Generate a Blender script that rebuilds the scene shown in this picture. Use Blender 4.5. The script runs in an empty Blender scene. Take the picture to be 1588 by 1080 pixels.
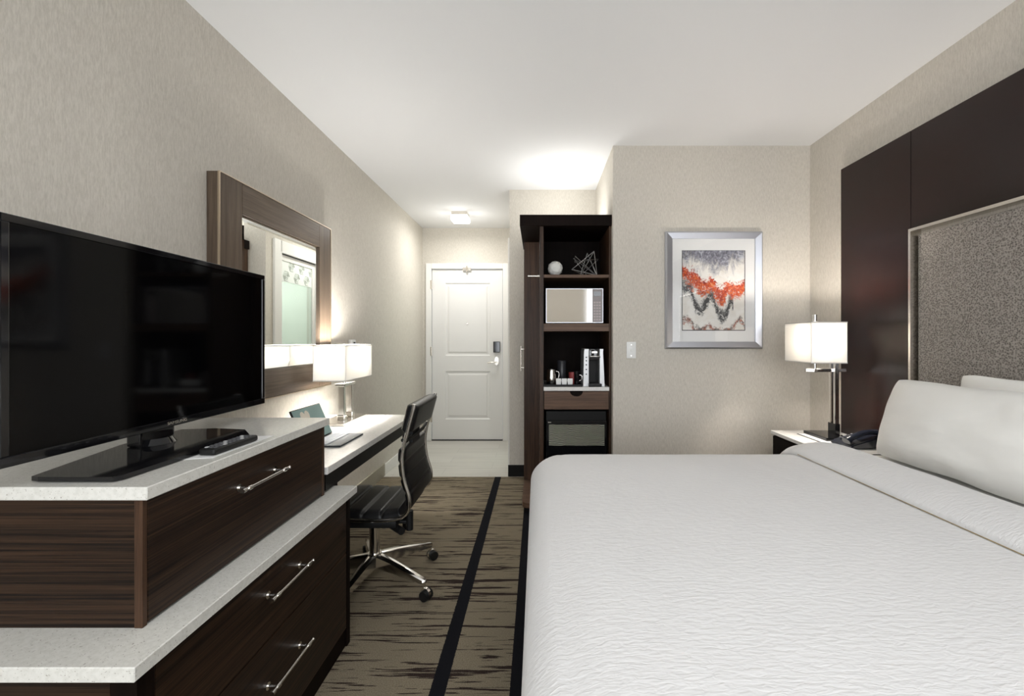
import bpy, bmesh, math, random
from mathutils import Vector, Matrix, noise
random.seed(7)
R = math.radians
C = bpy.context.scene.collection
H = 1.285          # eye height
XL, XR = -1.44, 1.96
ZC = 2.67
YB = -1.7          # wall behind the camera
YP = 3.196         # wall with the picture
YN = 4.147         # back of the niche / start of the entry tiles
YD = 5.585         # entry door wall

# ------------------------------------------------------------------ materials
def mat(name, col, rough=.5, metal=0, **kw):
    m = bpy.data.materials.new(name); m.use_nodes = True
    b = m.node_tree.nodes['Principled BSDF']
    b.inputs['Base Color'].default_value = (*col, 1)
    b.inputs['Roughness'].default_value = rough
    b.inputs['Metallic'].default_value = metal
    for k, v in kw.items():
        b.inputs[k.replace('_', ' ')].default_value = v
    return m
def nd(m, t, **kw):
    n = m.node_tree.nodes.new(t)
    for k, v in kw.items():
        if hasattr(n, k): setattr(n, k, v)
        else: n.inputs[k].default_value = v
    return n
def lk(m, a, b): m.node_tree.links.new(a, b)
def coords(m, scale=(1,1,1)):
    tc = nd(m, 'ShaderNodeTexCoord'); mp = nd(m, 'ShaderNodeMapping')
    mp.inputs['Scale'].default_value = scale
    lk(m, tc.outputs['Object'], mp.inputs['Vector']); return mp.outputs['Vector']
def noisy(m, scale, vec_scale, detail=4, rough=.55, dist=0):
    v = coords(m, vec_scale)
    n = nd(m, 'ShaderNodeTexNoise'); n.inputs['Scale'].default_value = scale
    n.inputs['Detail'].default_value = detail; n.inputs['Roughness'].default_value = rough
    n.inputs['Distortion'].default_value = dist
    lk(m, v, n.inputs['Vector']); return n.outputs['Fac']
def ramp(m, fac, stops, interp='LINEAR'):
    r = nd(m, 'ShaderNodeValToRGB'); cr = r.color_ramp; cr.interpolation = interp
    while len(cr.elements) < len(stops): cr.elements.new(.5)
    for e, (p, c) in zip(cr.elements, stops):
        e.position = p; e.color = (*c, 1) if len(c) == 3 else c
    lk(m, fac, r.inputs['Fac']); return r.outputs['Color']
def setcol(m, sock): lk(m, sock, m.node_tree.nodes['Principled BSDF'].inputs['Base Color'])
def bump(m, fac, strength=.3, dist=.002):
    b = nd(m, 'ShaderNodeBump'); b.inputs['Strength'].default_value = strength
    b.inputs['Distance'].default_value = dist
    lk(m, fac, b.inputs['Height']); lk(m, b.outputs['Normal'], m.node_tree.nodes['Principled BSDF'].inputs['Normal'])
def mixc(m, fac, a, b):
    x = nd(m, 'ShaderNodeMix', data_type='RGBA')
    for s, v in ((0, fac), (6, a), (7, b)):
        if isinstance(v, (tuple, list)): x.inputs[s].default_value = (*v, 1)
        elif isinstance(v, (int, float)): x.inputs[s].default_value = v
        else: lk(m, v, x.inputs[s])
    return x.outputs[2]
def mth(m, op, a, b=None):
    x = nd(m, 'ShaderNodeMath', operation=op)
    for i, v in enumerate((a, b)):
        if v is None: continue
        if isinstance(v, (int, float)): x.inputs[i].default_value = v
        else: lk(m, v, x.inputs[i])
    return x.outputs[0]

def wallpaper(name, a, b):
    m = mat(name, a, .75)
    f1 = noisy(m, 1, (210, 210, 36), 3, .6)
    f2 = noisy(m, 1, (520, 520, 80), 2, .6)
    f = mth(m, 'ADD', mth(m, 'MULTIPLY', f1, .65), mth(m, 'MULTIPLY', f2, .35))
    setcol(m, ramp(m, f, [(.36, b), (.62, a)])); bump(m, f, .35, .002); return m
def wood(name, dark, light, vs, rough=.35, lo=.35, hi=.68, coat=0, spec=.22):
    m = mat(name, dark, rough, Coat_Weight=coat, Coat_Roughness=.15, Specular_IOR_Level=spec)
    f1 = noisy(m, 1, vs, 7, .72, .5)
    f2 = noisy(m, 1, tuple(v*3.1 for v in vs), 4, .7)
    f = mth(m, 'ADD', mth(m, 'MULTIPLY', f1, .7), mth(m, 'MULTIPLY', f2, .3))
    setcol(m, ramp(m, f, [(lo, dark), (hi, light)])); bump(m, f, .12, .001); return m
def quartz(name, base):
    m = mat(name, base, .22)
    f = noisy(m, 260, (1, 1, 1), 2, .5); g = noisy(m, 90, (1, 1, 1), 3, .6)
    c1 = ramp(m, f, [(.30, (.36, .33, .30)), (.34, base)])
    c2 = ramp(m, g, [(.35, (.90, .90, .89)), (.6, (1, 1, 1))])
    x = nd(m, 'ShaderNodeMix', data_type='RGBA', blend_type='MULTIPLY'); x.inputs[0].default_value = 1
    lk(m, c1, x.inputs[6]); lk(m, c2, x.inputs[7]); setcol(m, x.outputs[2]); return m

M = {}
M['wallpaper'] = wallpaper('wallpaper', (.66, .622, .555), (.52, .486, .425))
M['ceiling'] = mat('ceiling_paint', (.80, .805, .81), .9)
bump(M['ceiling'], noisy(M['ceiling'], 60, (1, 1, 1)), .05, .002)
M['white'] = mat('white_paint', (.80, .79, .76), .4)
M['door_white'] = mat('door_paint', (.78, .77, .75), .38)
M['plastic_white'] = mat('white_plastic', (.82, .82, .80), .35)
M['black'] = mat('black_trim', (.006, .0055, .005), .45, Specular_IOR_Level=.2)
M['gloss_black'] = mat('gloss_black', (.006, .006, .007), .06)
M['screen'] = mat('screen_glass', (.0012, .0012, .0015), .07, Specular_IOR_Level=.16)
M['rubber'] = mat('black_rubber', (.008, .008, .008), .5, Specular_IOR_Level=.3)
M['chrome'] = mat('chrome', (.82, .80, .77), .12, 1)
M['nickel'] = mat('brushed_nickel', (.70, .66, .60), .25, 1)
M['silver'] = mat('silver_frame', (.60, .61, .66), .38, 1)
M['steel_wire'] = mat('steel_wire', (.75, .75, .76), .3, 1)
M['mirror'] = mat('mirror_glass', (.93, .95, .93), .01, 1)
M['taupe_base'] = mat('taupe_baseboard', (.36, .33, .26), .6)
M['wood_d'] = wood('dark_walnut_horizontal', (.0045, .002, .0012), (.072, .037, .019), (1.0, 1.0, 130), .40, .42, .72, .0)
M['wood_v'] = wood('dark_walnut_vertical', (.012, .006, .0035), (.100, .052, .029), (38, 38, 1.4), .4)
M['wood_in'] = wood('espresso_interior', (.0025, .0013, .0009), (.010, .005, .0035), (38, 38, 1.4), .6, spec=.08)
M['wood_shelf'] = wood('walnut_shelf', (.06, .032, .020), (.17, .10, .062), (1.6, 30, 46), .4)
M['wood_mv'] = wood('grey_walnut_vertical', (.050, .034, .024), (.150, .110, .078), (46, 46, 1.6), .32)
M['wood_mh'] = wood('grey_walnut_horizontal', (.050, .034, .024), (.150, .110, .078), (46, 1.6, 46), .32)
M['wood_h'] = wood('espresso_headboard', (.006, .0018, .0014), (.020, .0060, .0042), (60, 60, 3), .27, .3, .7, .0, .36)
M['quartz'] = quartz('speckled_quartz', (.72, .71, .665))
M['quartz_desk'] = quartz('desk_quartz', (.74, .73, .70))
M['leather'] = mat('black_leather', (.007, .007, .0075), .34, Specular_IOR_Level=.35); bump(M['leather'], noisy(M['leather'], 350, (1, 1, 1)), .15, .001)
M['paper'] = mat('paper', (.85, .85, .84), .7)
M['grey_key'] = mat('pale_grey_keys', (.52, .54, .60), .5)
M['teal'] = mat('teal_screen', (.27, .40, .38), .18)
M['cream'] = mat('cream_print', (.80, .74, .62), .5)
M['charcoal'] = mat('charcoal_cover', (.045, .05, .06), .6)
M['navy'] = mat('phone_plastic', (.010, .013, .022), .15)
M['keygrey'] = mat('remote_keys', (.10, .10, .11), .5)
M['red'] = mat('dark_red_pack', (.30, .05, .05), .4)
M['green'] = mat('green_print', (.22, .50, .03), .6)
M['bulb'] = None

def emis(name, col, s):
    m = bpy.data.materials.new(name); m.use_nodes = True
    nt = m.node_tree; nt.nodes.remove(nt.nodes['Principled BSDF'])
    e = nt.nodes.new('ShaderNodeEmission'); e.inputs[0].default_value = (*col, 1); e.inputs[1].default_value = s
    nt.links.new(e.outputs[0], nt.nodes['Material Output'].inputs[0]); return m
M['diffuser'] = emis('light_diffuser', (1, .97, .90), 3.5)
def shade_mat():
    m = bpy.data.materials.new('lamp_shade_fabric'); m.use_nodes = True
    nt = m.node_tree; nt.nodes.remove(nt.nodes['Principled BSDF'])
    d = nt.nodes.new('ShaderNodeBsdfDiffuse'); d.inputs[0].default_value = (.86, .85, .82, 1)
    t = nt.nodes.new('ShaderNodeBsdfTranslucent'); t.inputs[0].default_value = (.88, .86, .82, 1)
    x = nt.nodes.new('ShaderNodeMixShader'); x.inputs[0].default_value = .17
    nt.links.new(d.outputs[0], x.inputs[1]); nt.links.new(t.outputs[0], x.inputs[2])
    nt.links.new(x.outputs[0], nt.nodes['Material Output'].inputs[0]); return m
M['shade'] = shade_mat()
def bath_glass():
    m = bpy.data.materials.new('bathroom_glass'); m.use_nodes = True
    nt = m.node_tree; p = nt.nodes['Principled BSDF']
    p.inputs['Base Color'].default_value = (.84, .92, .88, 1); p.inputs['Roughness'].default_value = .1
    t = nt.nodes.new('ShaderNodeBsdfTransparent'); t.inputs[0].default_value = (.93, .98, .95, 1)
    x = nt.nodes.new('ShaderNodeMixShader'); x.inputs[0].default_value = .25
    nt.links.new(t.outputs[0], x.inputs[1]); nt.links.new(p.outputs[0], x.inputs[2])
    nt.links.new(x.outputs[0], nt.nodes['Material Output'].inputs[0]); return m
M['glass_g'] = bath_glass()
def clear_glass(name):
    m = bpy.data.materials.new(name); m.use_nodes = True
    nt = m.node_tree; nt.nodes.remove(nt.nodes['Principled BSDF'])
    t = nt.nodes.new('ShaderNodeBsdfTransparent')
    g = nt.nodes.new('ShaderNodeBsdfGlossy'); g.inputs[1].default_value = .01
    f = nt.nodes.new('ShaderNodeFresnel'); f.inputs[0].default_value = 2.0
    x = nt.nodes.new('ShaderNodeMixShader')
    ge = nt.nodes.new('ShaderNodeNewGeometry'); iv = nt.nodes.new('ShaderNodeMath'); iv.operation = 'SUBTRACT'; iv.inputs[0].default_value = 1
    mu = nt.nodes.new('ShaderNodeMath'); mu.operation = 'MULTIPLY'
    nt.links.new(ge.outputs['Backfacing'], iv.inputs[1]); nt.links.new(iv.outputs[0], mu.inputs[0]); nt.links.new(f.outputs[0], mu.inputs[1])
    nt.links.new(mu.outputs[0], x.inputs[0]); nt.links.new(t.outputs[0], x.inputs[1]); nt.links.new(g.outputs[0], x.inputs[2])
    nt.links.new(x.outputs[0], nt.nodes['Material Output'].inputs[0]); return m
M['pane'] = clear_glass('clear_pane')

# carpet: taupe pile with dark brush strokes and black lengthwise bands
def carpet():
    m = mat('carpet_pattern', (.1, .09, .07), .95, Specular_IOR_Level=.1)
    tc = nd(m, 'ShaderNodeTexCoord'); sep = nd(m, 'ShaderNodeSeparateXYZ'); lk(m, tc.outputs['Object'], sep.inputs[0])
    X = sep.outputs[0]
    base = ramp(m, noisy(m, 260, (1, 1, 1), 2), [(.3, (.175, .145, .100)), (.7, (.33, .28, .200))])
    # jagged strokes running across the room, in two sizes
    s1 = noisy(m, 1, (1.25, 32, 1), 4, .66, .3)
    s2 = noisy(m, 1, (3.2, 58, 1), 3, .6, .2)
    fuzz = mth(m, 'MULTIPLY', noisy(m, 300, (1, 1, 1), 1), .05)
    a = mth(m, 'GREATER_THAN', mth(m, 'ADD', s1, fuzz), .600)
    b = mth(m, 'GREATER_THAN', mth(m, 'ADD', s2, fuzz), .635)
    st = mth(m, 'MAXIMUM', a, b)
    dark = ramp(m, noisy(m, 330, (1, 1, 1), 2), [(.35, (.014, .009, .008)), (.7, (.070, .048, .040))])
    c = mixc(m, st, base, dark)
    fz = mth(m, 'MULTIPLY', mth(m, 'SUBTRACT', noisy(m, 160, (1, 1, 1), 1), .5), .008)
    xx = mth(m, 'ADD', X, fz)
    def band(x0, x1): return mth(m, 'MULTIPLY', mth(m, 'GREATER_THAN', xx, x0), mth(m, 'LESS_THAN', xx, x1))
    bs = mth(m, 'MAXIMUM', band(-.391, -.333), band(-.100, -.030))
    c = mixc(m, bs, c, (.010, .010, .013))
    setcol(m, c); bump(m, noisy(m, 420, (1, 1, 1), 2), .6, .004); return m
M['carpet'] = carpet()
def tile():
    m = mat('pale_plank_tile', (.7, .68, .63), .28)
    v = coords(m, (1, 1, 1))
    br = nd(m, 'ShaderNodeTexBrick'); lk(m, v, br.inputs['Vector'])
    br.inputs['Color1'].default_value = (.62, .60, .55, 1); br.inputs['Color2'].default_value = (.68, .66, .61, 1)
    br.inputs['Mortar'].default_value = (.50, .48, .44, 1)
    br.inputs['Scale'].default_value = 1; br.inputs['Mortar Size'].default_value = .002
    br.inputs['Brick Width'].default_value = .9; br.inputs['Row Height'].default_value = .2
    g = ramp(m, noisy(m, 1, (2, 30, 1), 4), [(.3, (.86, .86, .86)), (.7, (1, 1, 1))])
    x = nd(m, 'ShaderNodeMix', data_type='RGBA', blend_type='MULTIPLY'); x.inputs[0].default_value = 1
    lk(m, br.outputs['Color'], x.inputs[6]); lk(m, g, x.inputs[7]); setcol(m, x.outputs[2]); return m
M['tile'] = tile()
def coverlet_mat():
    m = mat('white_matelasse', (.755, .75, .75), .85, Sheen_Weight=.15)
    f1 = noisy(m, 1, (36, 105, 60), 2, .55, .6)
    f2 = noisy(m, 4, (1, 1, 1), 2)
    f = mth(m, 'ADD', f1, mth(m, 'MULTIPLY', f2, .6))
    bump(m, f, .55, .0045); return m
M['coverlet'] = coverlet_mat()
M['linen'] = mat('white_linen', (.86, .85, .815), .8, Sheen_Weight=.1)
bump(M['linen'], noisy(M['linen'], 5, (1, 1, 2.2), 2, .5), .5, .02)
def hb_fabric():
    m = mat('headboard_fabric', (.2, .18, .15), .55)
    v = coords(m, (1, 1, 1))
    vo = nd(m, 'ShaderNodeTexVoronoi'); vo.inputs['Scale'].default_value = 130; lk(m, v, vo.inputs['Vector'])
    n = noisy(m, 200, (1, 1, 1), 2)
    f = mth(m, 'ADD', mth(m, 'MULTIPLY', vo.outputs['Distance'], .7), mth(m, 'MULTIPLY', n, .5))
    setcol(m, ramp(m, f, [(.28, (.045, .038, .032)), (.42, (.13, .115, .10)), (.75, (.33, .30, .27))]))
    bump(m, f, .7, .004); return m
M['hb_fabric'] = hb_fabric()

# ------------------------------------------------------------------ mesh helpers
def new(): return bmesh.new()
def box(bm, x0, x1, y0, y1, z0, z1, bev=0, seg=2):
    r = bmesh.ops.create_cube(bm, size=1)
    vs = r['verts']
    for v in vs:
        v.co = Vector(((x0+x1)/2 + v.co.x*(x1-x0), (y0+y1)/2 + v.co.y*(y1-y0), (z0+z1)/2 + v.co.z*(z1-z0)))
    if bev > 0:
        es = list({e for v in vs for e in v.link_edges})
        bmesh.ops.bevel(bm, geom=es, offset=bev, segments=seg, affect='EDGES', profile=.6)
    return bm
def cyl(bm, p0, p1, r0, r1=None, n=20):
    if r1 is None: r1 = r0
    p0, p1 = Vector(p0), Vector(p1); d = p1-p0
    rot = d.to_track_quat('Z', 'Y').to_matrix().to_4x4()
    bmesh.ops.create_cone(bm, cap_ends=True, segments=n, radius1=r0, radius2=r1, depth=d.length,
                          matrix=Matrix.Translation((p0+p1)/2) @ rot)
    return bm
def smooth_path(pts, k=6):
    P = [Vector(p) for p in pts]; P = [P[0]*2-P[1]] + P + [P[-1]*2-P[-2]]; out = []
    for i in range(1, len(P)-2):
        a, b, c, d = P[i-1:i+3]
        for j in range(k):
            t = j/k
            out.append(.5*((2*b)+(c-a)*t+(2*a-5*b+4*c-d)*t*t+(3*b-a-3*c+d)*t**3))
    out.append(P[-2]); return out
def tube(bm, pts, r, n=10, flat=1.0):
    pts = [Vector(p) for p in pts]; rings = []
    up = None
    for i, p in enumerate(pts):
        t = (pts[min(i+1, len(pts)-1)] - pts[max(i-1, 0)]).normalized()
        if up is None: up = Vector((0, 0, 1)) if abs(t.z) < .9 else Vector((1, 0, 0))
        s = t.cross(up).normalized(); u = s.cross(t).normalized(); up = u
        rr = r[i] if isinstance(r, (list, tuple)) else r
        rings.append([bm.verts.new(p + s*math.cos(2*math.pi*k/n)*rr*flat + u*math.sin(2*math.pi*k/n)*rr) for k in range(n)])
    for a, b in zip(rings, rings[1:]):
        for k in range(n): bm.faces.new((a[k], a[(k+1) % n], b[(k+1) % n], b[k]))
    bm.faces.new(rings[0][::-1]); bm.faces.new(rings[-1]); return bm
def lathe(bm, c, prof, n=28, axis='Z'):
    c = Vector(c); rings = []
    for r, h in prof:
        ring = []
        for k in range(n):
            a = 2*math.pi*k/n; q = (r*math.cos(a), r*math.sin(a), h)
            if axis == 'Y': q = (q[0], h, q[1])
            if axis == 'X': q = (h, q[0], q[1])
            ring.append(bm.verts.new(c+Vector(q)))
        rings.append(ring)
    for a, b in zip(rings, rings[1:]):
        for k in range(n): bm.faces.new((a[k], a[(k+1) % n], b[(k+1) % n], b[k]))
    bm.faces.new(rings[0][::-1]); bm.faces.new(rings[-1]); return bm
def prism(bm, poly, a0, a1, plane='XY'):
    """extrude a 2-D outline: plane XY along Z, XZ along Y, YZ along X"""
    def P(u, v, w):
        return {'XY': (u, v, w), 'XZ': (u, w, v), 'YZ': (w, u, v)}[plane]
    A = [bm.verts.new(P(u, v, a0)) for u, v in poly]; B = [bm.verts.new(P(u, v, a1)) for u, v in poly]
    n = len(poly)
    for i in range(n): bm.faces.new((A[i], A[(i+1) % n], B[(i+1) % n], B[i]))
    bm.faces.new(A[::-1]); bm.faces.new(B); return bm

ROOT = {}
def thing(name, label, cat, loc=(0, 0, 0), rz=0, group=None):
    o = bpy.data.objects.new(name, None); C.objects.link(o)
    o.location = loc; o.rotation_euler = (0, 0, rz); o.empty_display_size = .05
    o['label'] = label; o['category'] = cat
    if group: o['group'] = group
    ROOT[o.name] = Matrix.Translation(loc) @ Matrix.Rotation(rz, 4, 'Z')
    return o
def obj(name, bm, m, parent=None, world=True, smooth=None, label=None, at=None):
    bmesh.ops.recalc_face_normals(bm, faces=bm.faces)
    me = bpy.data.meshes.new(name); o = bpy.data.objects.new(name, me); C.objects.link(o)
    if parent:
        o.parent = parent; mm = ROOT[parent.name]; ROOT[o.name] = mm
        if world: bm.transform(mm.inverted())
    elif at is not None:
        bm.transform(Matrix.Translation(-Vector(at))); o.location = at
        ROOT[o.name] = Matrix.Translation(at)
    else: ROOT[o.name] = Matrix.Identity(4)
    bm.to_mesh(me); bm.free()
    if isinstance(m, (list, tuple)):
        for k in m: me.materials.append(M[k] if isinstance(k, str) else k)
    else: me.materials.append(M[m] if isinstance(m, str) else m)
    if smooth is not None:
        for p in me.polygons: p.use_smooth = True
        if smooth > 0: me.set_sharp_from_angle(angle=R(smooth))
    if label: o['label'] = label
    return o
def tag(o, label, cat, group=None, kind=None):
    o['label'] = label; o['category'] = cat
    if group: o['group'] = group
    if kind: o['kind'] = kind
    return o
def struct(name, bm, m, label=None):
    o = obj(name, bm, m); o['kind'] = 'structure'
    if label: o['label'] = label; o['category'] = name.split('_')[0]
    return o
def B(*a, **k): return box(new(), *a, **k)

# ------------------------------------------------------------------ the setting
T = .12
struct('floor', B(XL-T, XR+T, YB-T, YN-.02, -.08, 0), 'carpet', 'taupe carpet with dark brush strokes and black bands')
struct('floor_entry', B(XL-T, 1.6, YN-.02, YD+T, -.08, 0.0), 'tile', 'pale plank tiles of the entry before the white door')
struct('ceiling', B(XL-T, XR+T, YB-T, YD+T, ZC, ZC+.1), 'ceiling', 'smooth white painted ceiling')
struct('wall_left', B(XL-T, XL, YB-T, YD+T, 0, ZC), 'wallpaper', 'beige textured wallpaper behind the television and mirror')
struct('wall_right', B(XR, XR+T, YB-T, YP+T, 0, ZC), 'wallpaper', 'beige wallpaper around the tall dark headboard')
struct('wall_back', B(.545, XR, YP, YP+T, 0, ZC), 'wallpaper', 'beige wall behind the framed abstract picture')
struct('wall_niche_side', B(.545, .545+T, YP+T, YN, 0, ZC), 'wallpaper', 'short wall right of the wardrobe niche')
struct('wall_niche', B(-.258, .545+T, YN, YN+T, 0, ZC), 'wallpaper', 'beige wall behind the tall wardrobe')
# entry end wall with its door opening
DX0, DX1, DZ = -1.319, -.437, 2.150
w = new(); box(w, XL, DX0-.01, YD, YD+T, 0, ZC); box(w, DX1+.01, -.258+.0, YD, YD+T, 0, ZC); box(w, DX0-.01, DX1+.01, YD, YD+T, DZ+.01, ZC)
struct('wall_entry', w, 'wallpaper', 'narrow wall around the white entry door')
# hall side wall with the bathroom door opening
BY0, BY1, BZ = 4.36, 5.12, 2.13
w = new(); box(w, -.258, -.258+T, YN+T, BY0, 0, ZC); box(w, -.258, -.258+T, BY1, YD+T, 0, ZC); box(w, -.258, -.258+T, BY0, BY1, BZ, ZC)
struct('wall_hall', w, 'wallpaper', 'entry hall wall with the bathroom doorway')
# wall behind the camera with two windows
wins = [(-1.20, .05), (.93, 1.80)]; WZ0, WZ1 = .55, 2.25
w = new(); xs = [XL] + [v for p in wins for v in p] + [XR]
for i in range(0, len(xs), 2): box(w, xs[i], xs[i+1], YB-T, YB, 0, ZC)
for a, b in wins: box(w, a, b, YB-T, YB, 0, WZ0); box(w, a, b, YB-T, YB, WZ1, ZC)
struct('wall_front', w, 'wallpaper', 'window wall opposite the entry door')
for i, (a, b) in enumerate(wins):
    f = new()
    box(f, a-.06, a+.02, YB-.04, YB+.03, WZ0-.06, WZ1+.06); box(f, b-.02, b+.06, YB-.04, YB+.03, WZ0-.06, WZ1+.06)
    box(f, a, b, YB-.04, YB+.03, WZ0-.06, WZ0+.02); box(f, a, b, YB-.04, YB+.03, WZ1-.02, WZ1+.06)
    box(f, (a+b)/2-.02, (a+b)/2+.02, YB-.05, YB-.01, WZ0, WZ1)
    fo = struct('window_%d' % (i+1), f, 'white', 'white framed window in the wall facing the entry')
    p = obj('window_pane', B(a, b, YB-.035, YB-.03, WZ0, WZ1), 'pane', fo)
# bathroom beyond the hall wall
M['bath'] = mat('bathroom_paint', (.80, .84, .79), .5)
w = new()
box(w, 1.35, 1.45, YN+T, YD+T, 0, ZC); box(w, -.138, 1.35, YD, YD+T, 0, ZC)
struct('wall_bathroom', w, 'bath', 'pale green bathroom wall beyond the glass door')

# baseboards
def baseboard(name, bm, m='black'): return struct(name, bm, m)
baseboard('baseboard_niche', B(-.27, -.10, YN-.014, YN, 0, .105), 'black')
baseboard('baseboard_back', B(.545, XR, YP-.014, YP, 0, .105), 'black')
baseboard('baseboard_left', B(XL, XL+.016, YB, YN+.02, 0, .115, bev=.003), 'taupe_base')
baseboard('baseboard_right', B(XR-.014, XR, YB, YP-.015, 0, .105), 'black')
baseboard('baseboard_entry', B(XL, XL+.012, YN+.025, YD, 0, .10, bev=.003), 'white')

# entry door casing and door
cs = new()
box(cs, DX0-.075, DX0-.006, YD-.022, YD+.04, 0, DZ+.075, bev=.006)
box(cs, DX1+.006, DX1+.075, YD-.022, YD+.04, 0, DZ+.075, bev=.006)
box(cs, DX0-.006, DX1+.006, YD-.022, YD+.04, DZ+.006, DZ+.075, bev=.006)
struct('trim_1', cs, 'white', 'white casing around the entry door')
def panel_door(x0, x1, z0, z1, y, t, panels):
    """door leaf facing -Y with raised panels pressed into its face"""
    bm = new()
    xs = sorted({x0, x1, *[v for p in panels for v in p[:2]]}); zs = sorted({z0, z1, *[v for p in panels for v in p[2:]]})
    V = {}
    def v(x, z, yy=y):
        k = (round(x, 5), round(z, 5), round(yy, 5))
        if k not in V: V[k] = bm.verts.new((x, yy, z))
        return V[k]
    for i in range(len(xs)-1):
        for j in range(len(zs)-1):
            a, b, c, d = xs[i], xs[i+1], zs[j], zs[j+1]
            if any(abs(a-p[0]) < 1e-6 and abs(c-p[2]) < 1e-6 for p in panels):
                steps = [(0, 0), (.012, .011), (.030, .011), (.050, .003)]
                for (i0, d0), (i1, d1) in zip(steps, steps[1:]):
                    o = [(a+i0, c+i0), (b-i0, c+i0), (b-i0, d-i0), (a+i0, d-i0)]
                    n = [(a+i1, c+i1), (b-i1, c+i1), (b-i1, d-i1), (a+i1, d-i1)]
                    for k in range(4):
                        bm.faces.new((v(*o[k], y+d0), v(*o[(k+1) % 4], y+d0), v(*n[(k+1) % 4], y+d1), v(*n[k], y+d1)))
                bm.faces.new([v(*q, y+d1) for q in n])
            else: bm.faces.new((v(a, c), v(b, c), v(b, d), v(a, d)))
    # sides and back
    bx = [(x0, z0), (x1, z0), (x1, z1), (x0, z1)]
    def edge_pts(p, q):
        if p[0] == q[0]: L = [(p[0], z) for z in zs]
        else: L = [(x, p[1]) for x in xs]
        if (L[0] != p): L = L[::-1]
        return L
    for k in range(4):
        L = edge_pts(bx[k], bx[(k+1) % 4])
        for p, q in zip(L, L[1:]): bm.faces.new((v(*p), v(*q), v(*q, y+t), v(*p, y+t)))
    L = []
    for k in range(4): L += edge_pts(bx[k], bx[(k+1) % 4])[:-1]
    bm.faces.new([v(*p, y+t) for p in L])
    return bm
sD = 123.6
def dX(px): return (px-833)/sD
def dZ_(py): return H-(py-525)/sD
door = struct('door_1', panel_door(DX0, DX1, .012, DZ, YD+.012, .045,
              [(dX(690), dX(760), dZ_(651), dZ_(576)), (dX(690), dX(760), dZ_(552), dZ_(439))]), 'door_white',
              'white two-panel entry door with a black card lock')
obj('card_lock', B(dX(765), dX(775.5), YD-.016, YD+.012, dZ_(547), dZ_(530), bev=.006), 'gloss_black', door)
h = new(); cyl(h, (dX(770), YD+.012, dZ_(560)), (dX(770), YD-.02, dZ_(560)), .024)
hd = obj('handle_rose', prism(new(), [(dX(770)+.027*math.cos(a), dZ_(560)+(.055 if math.sin(a) > 0 else .055)*math.sin(a)) for a in [2*math.pi*k/24 for k in range(24)]], YD-.004, YD+.012, 'XZ'), 'nickel', door, smooth=40)
h = new(); cyl(h, (dX(770), YD-.002, dZ_(562)), (dX(770), YD-.05, dZ_(562)), .011)
tube(h, smooth_path([(dX(770), YD-.05, dZ_(562)), (dX(765), YD-.055, dZ_(562)), (dX(757), YD-.05, dZ_(562.5))]), .008)
obj('lever_handle', h, 'nickel', door, smooth=50)
h = new(); cyl(h, (dX(724.5), YD+.012, dZ_(502)), (dX(724.5), YD+.004, dZ_(502)), .011); obj('peephole', h, 'nickel', door, smooth=40)
h = new(); box(h, dX(718), dX(731), YD-.028, YD+.0, dZ_(420), dZ_(415), bev=.003); cyl(h, (dX(724.5), YD-.03, dZ_(413)), (dX(724.5), YD-.03, dZ_(422)), .012)
obj('door_stop_latch', h, 'nickel', door)
for z in (dZ_(442), dZ_(545), dZ_(648)):
    obj('hinge', B(DX0-.016, DX0+.004, YD-.028, YD+.0, z-.055, z+.055, bev=.003), 'nickel', door)
obj('threshold_gap', B(DX0-.005, DX1+.005, YD-.0, YD+.06, 0.0005, .010), 'black', door)

# bathroom doorway: white casing and a glazed door with a frosted key-pattern band
bx = -.258
cs = new()
box(cs, bx-.022, bx+.06, BY0-.10, BY0+.02, 0, BZ+.12, bev=.006); box(cs, bx-.022, bx+.06, BY1-.02, BY1+.10, 0, BZ+.12, bev=.006)
box(cs, bx-.022, bx+.06, BY0, BY1, BZ-.0, BZ+.12, bev=.006)
struct('trim_2', cs, 'white', 'white casing of the bathroom doorway')
f = new()
box(f, bx+.02, bx+.055, BY0+.02, BY0+.07, .01, BZ-.005); box(f, bx+.02, bx+.055, BY1-.07, BY1-.02, .01, BZ-.005)
box(f, bx+.02, bx+.055, BY0+.07, BY1-.07, BZ-.06, BZ-.005); box(f, bx+.02, bx+.055, BY0+.07, BY1-.07, .01, .12)
d2 = struct('door_2', f, 'white', 'glazed bathroom door seen in the wall mirror')
obj('glass_panel', B(bx+.034, bx+.040, BY0+.07, BY1-.07, .12, BZ-.06), 'glass_g', d2)
obj('frosted_band', B(bx+.030, bx+.034, BY0+.07, BY1-.07, 1.86, BZ-.06), mat('frosted_band', (.80, .84, .80), .6), d2)
kp = new()
for i in range(3):
    for j in range(2):
        cy, cz = BY0+.18+i*.20+(j*.1), 1.92+j*.11
        for rr in (.055, .035, .017):
            P = [(bx+.029, cy+rr*math.cos(R(60*k)), cz+rr*math.sin(R(60*k))) for k in range(7 if rr < .05 else 6)]
            tube(kp, P, .0035, 4)
obj('key_pattern', kp, mat('key_line', (.50, .55, .50), .5), d2)

# ------------------------------------------------------------------ ceiling light in the entry
s = 139.
cl = thing('ceiling_light', 'small square flush ceiling light above the entry door', 'ceiling light', (-.85, 4.93, ZC))
f = new(); box(f, -.935, -.765, 4.845, 5.015, ZC-.035, ZC, bev=.004); obj('mount_band', f, 'nickel', cl)
obj('diffuser', B(-.945, -.755, 4.835, 5.025, ZC-.095, ZC-.0352, bev=.02, seg=3), 'diffuser', cl, smooth=60)

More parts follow.
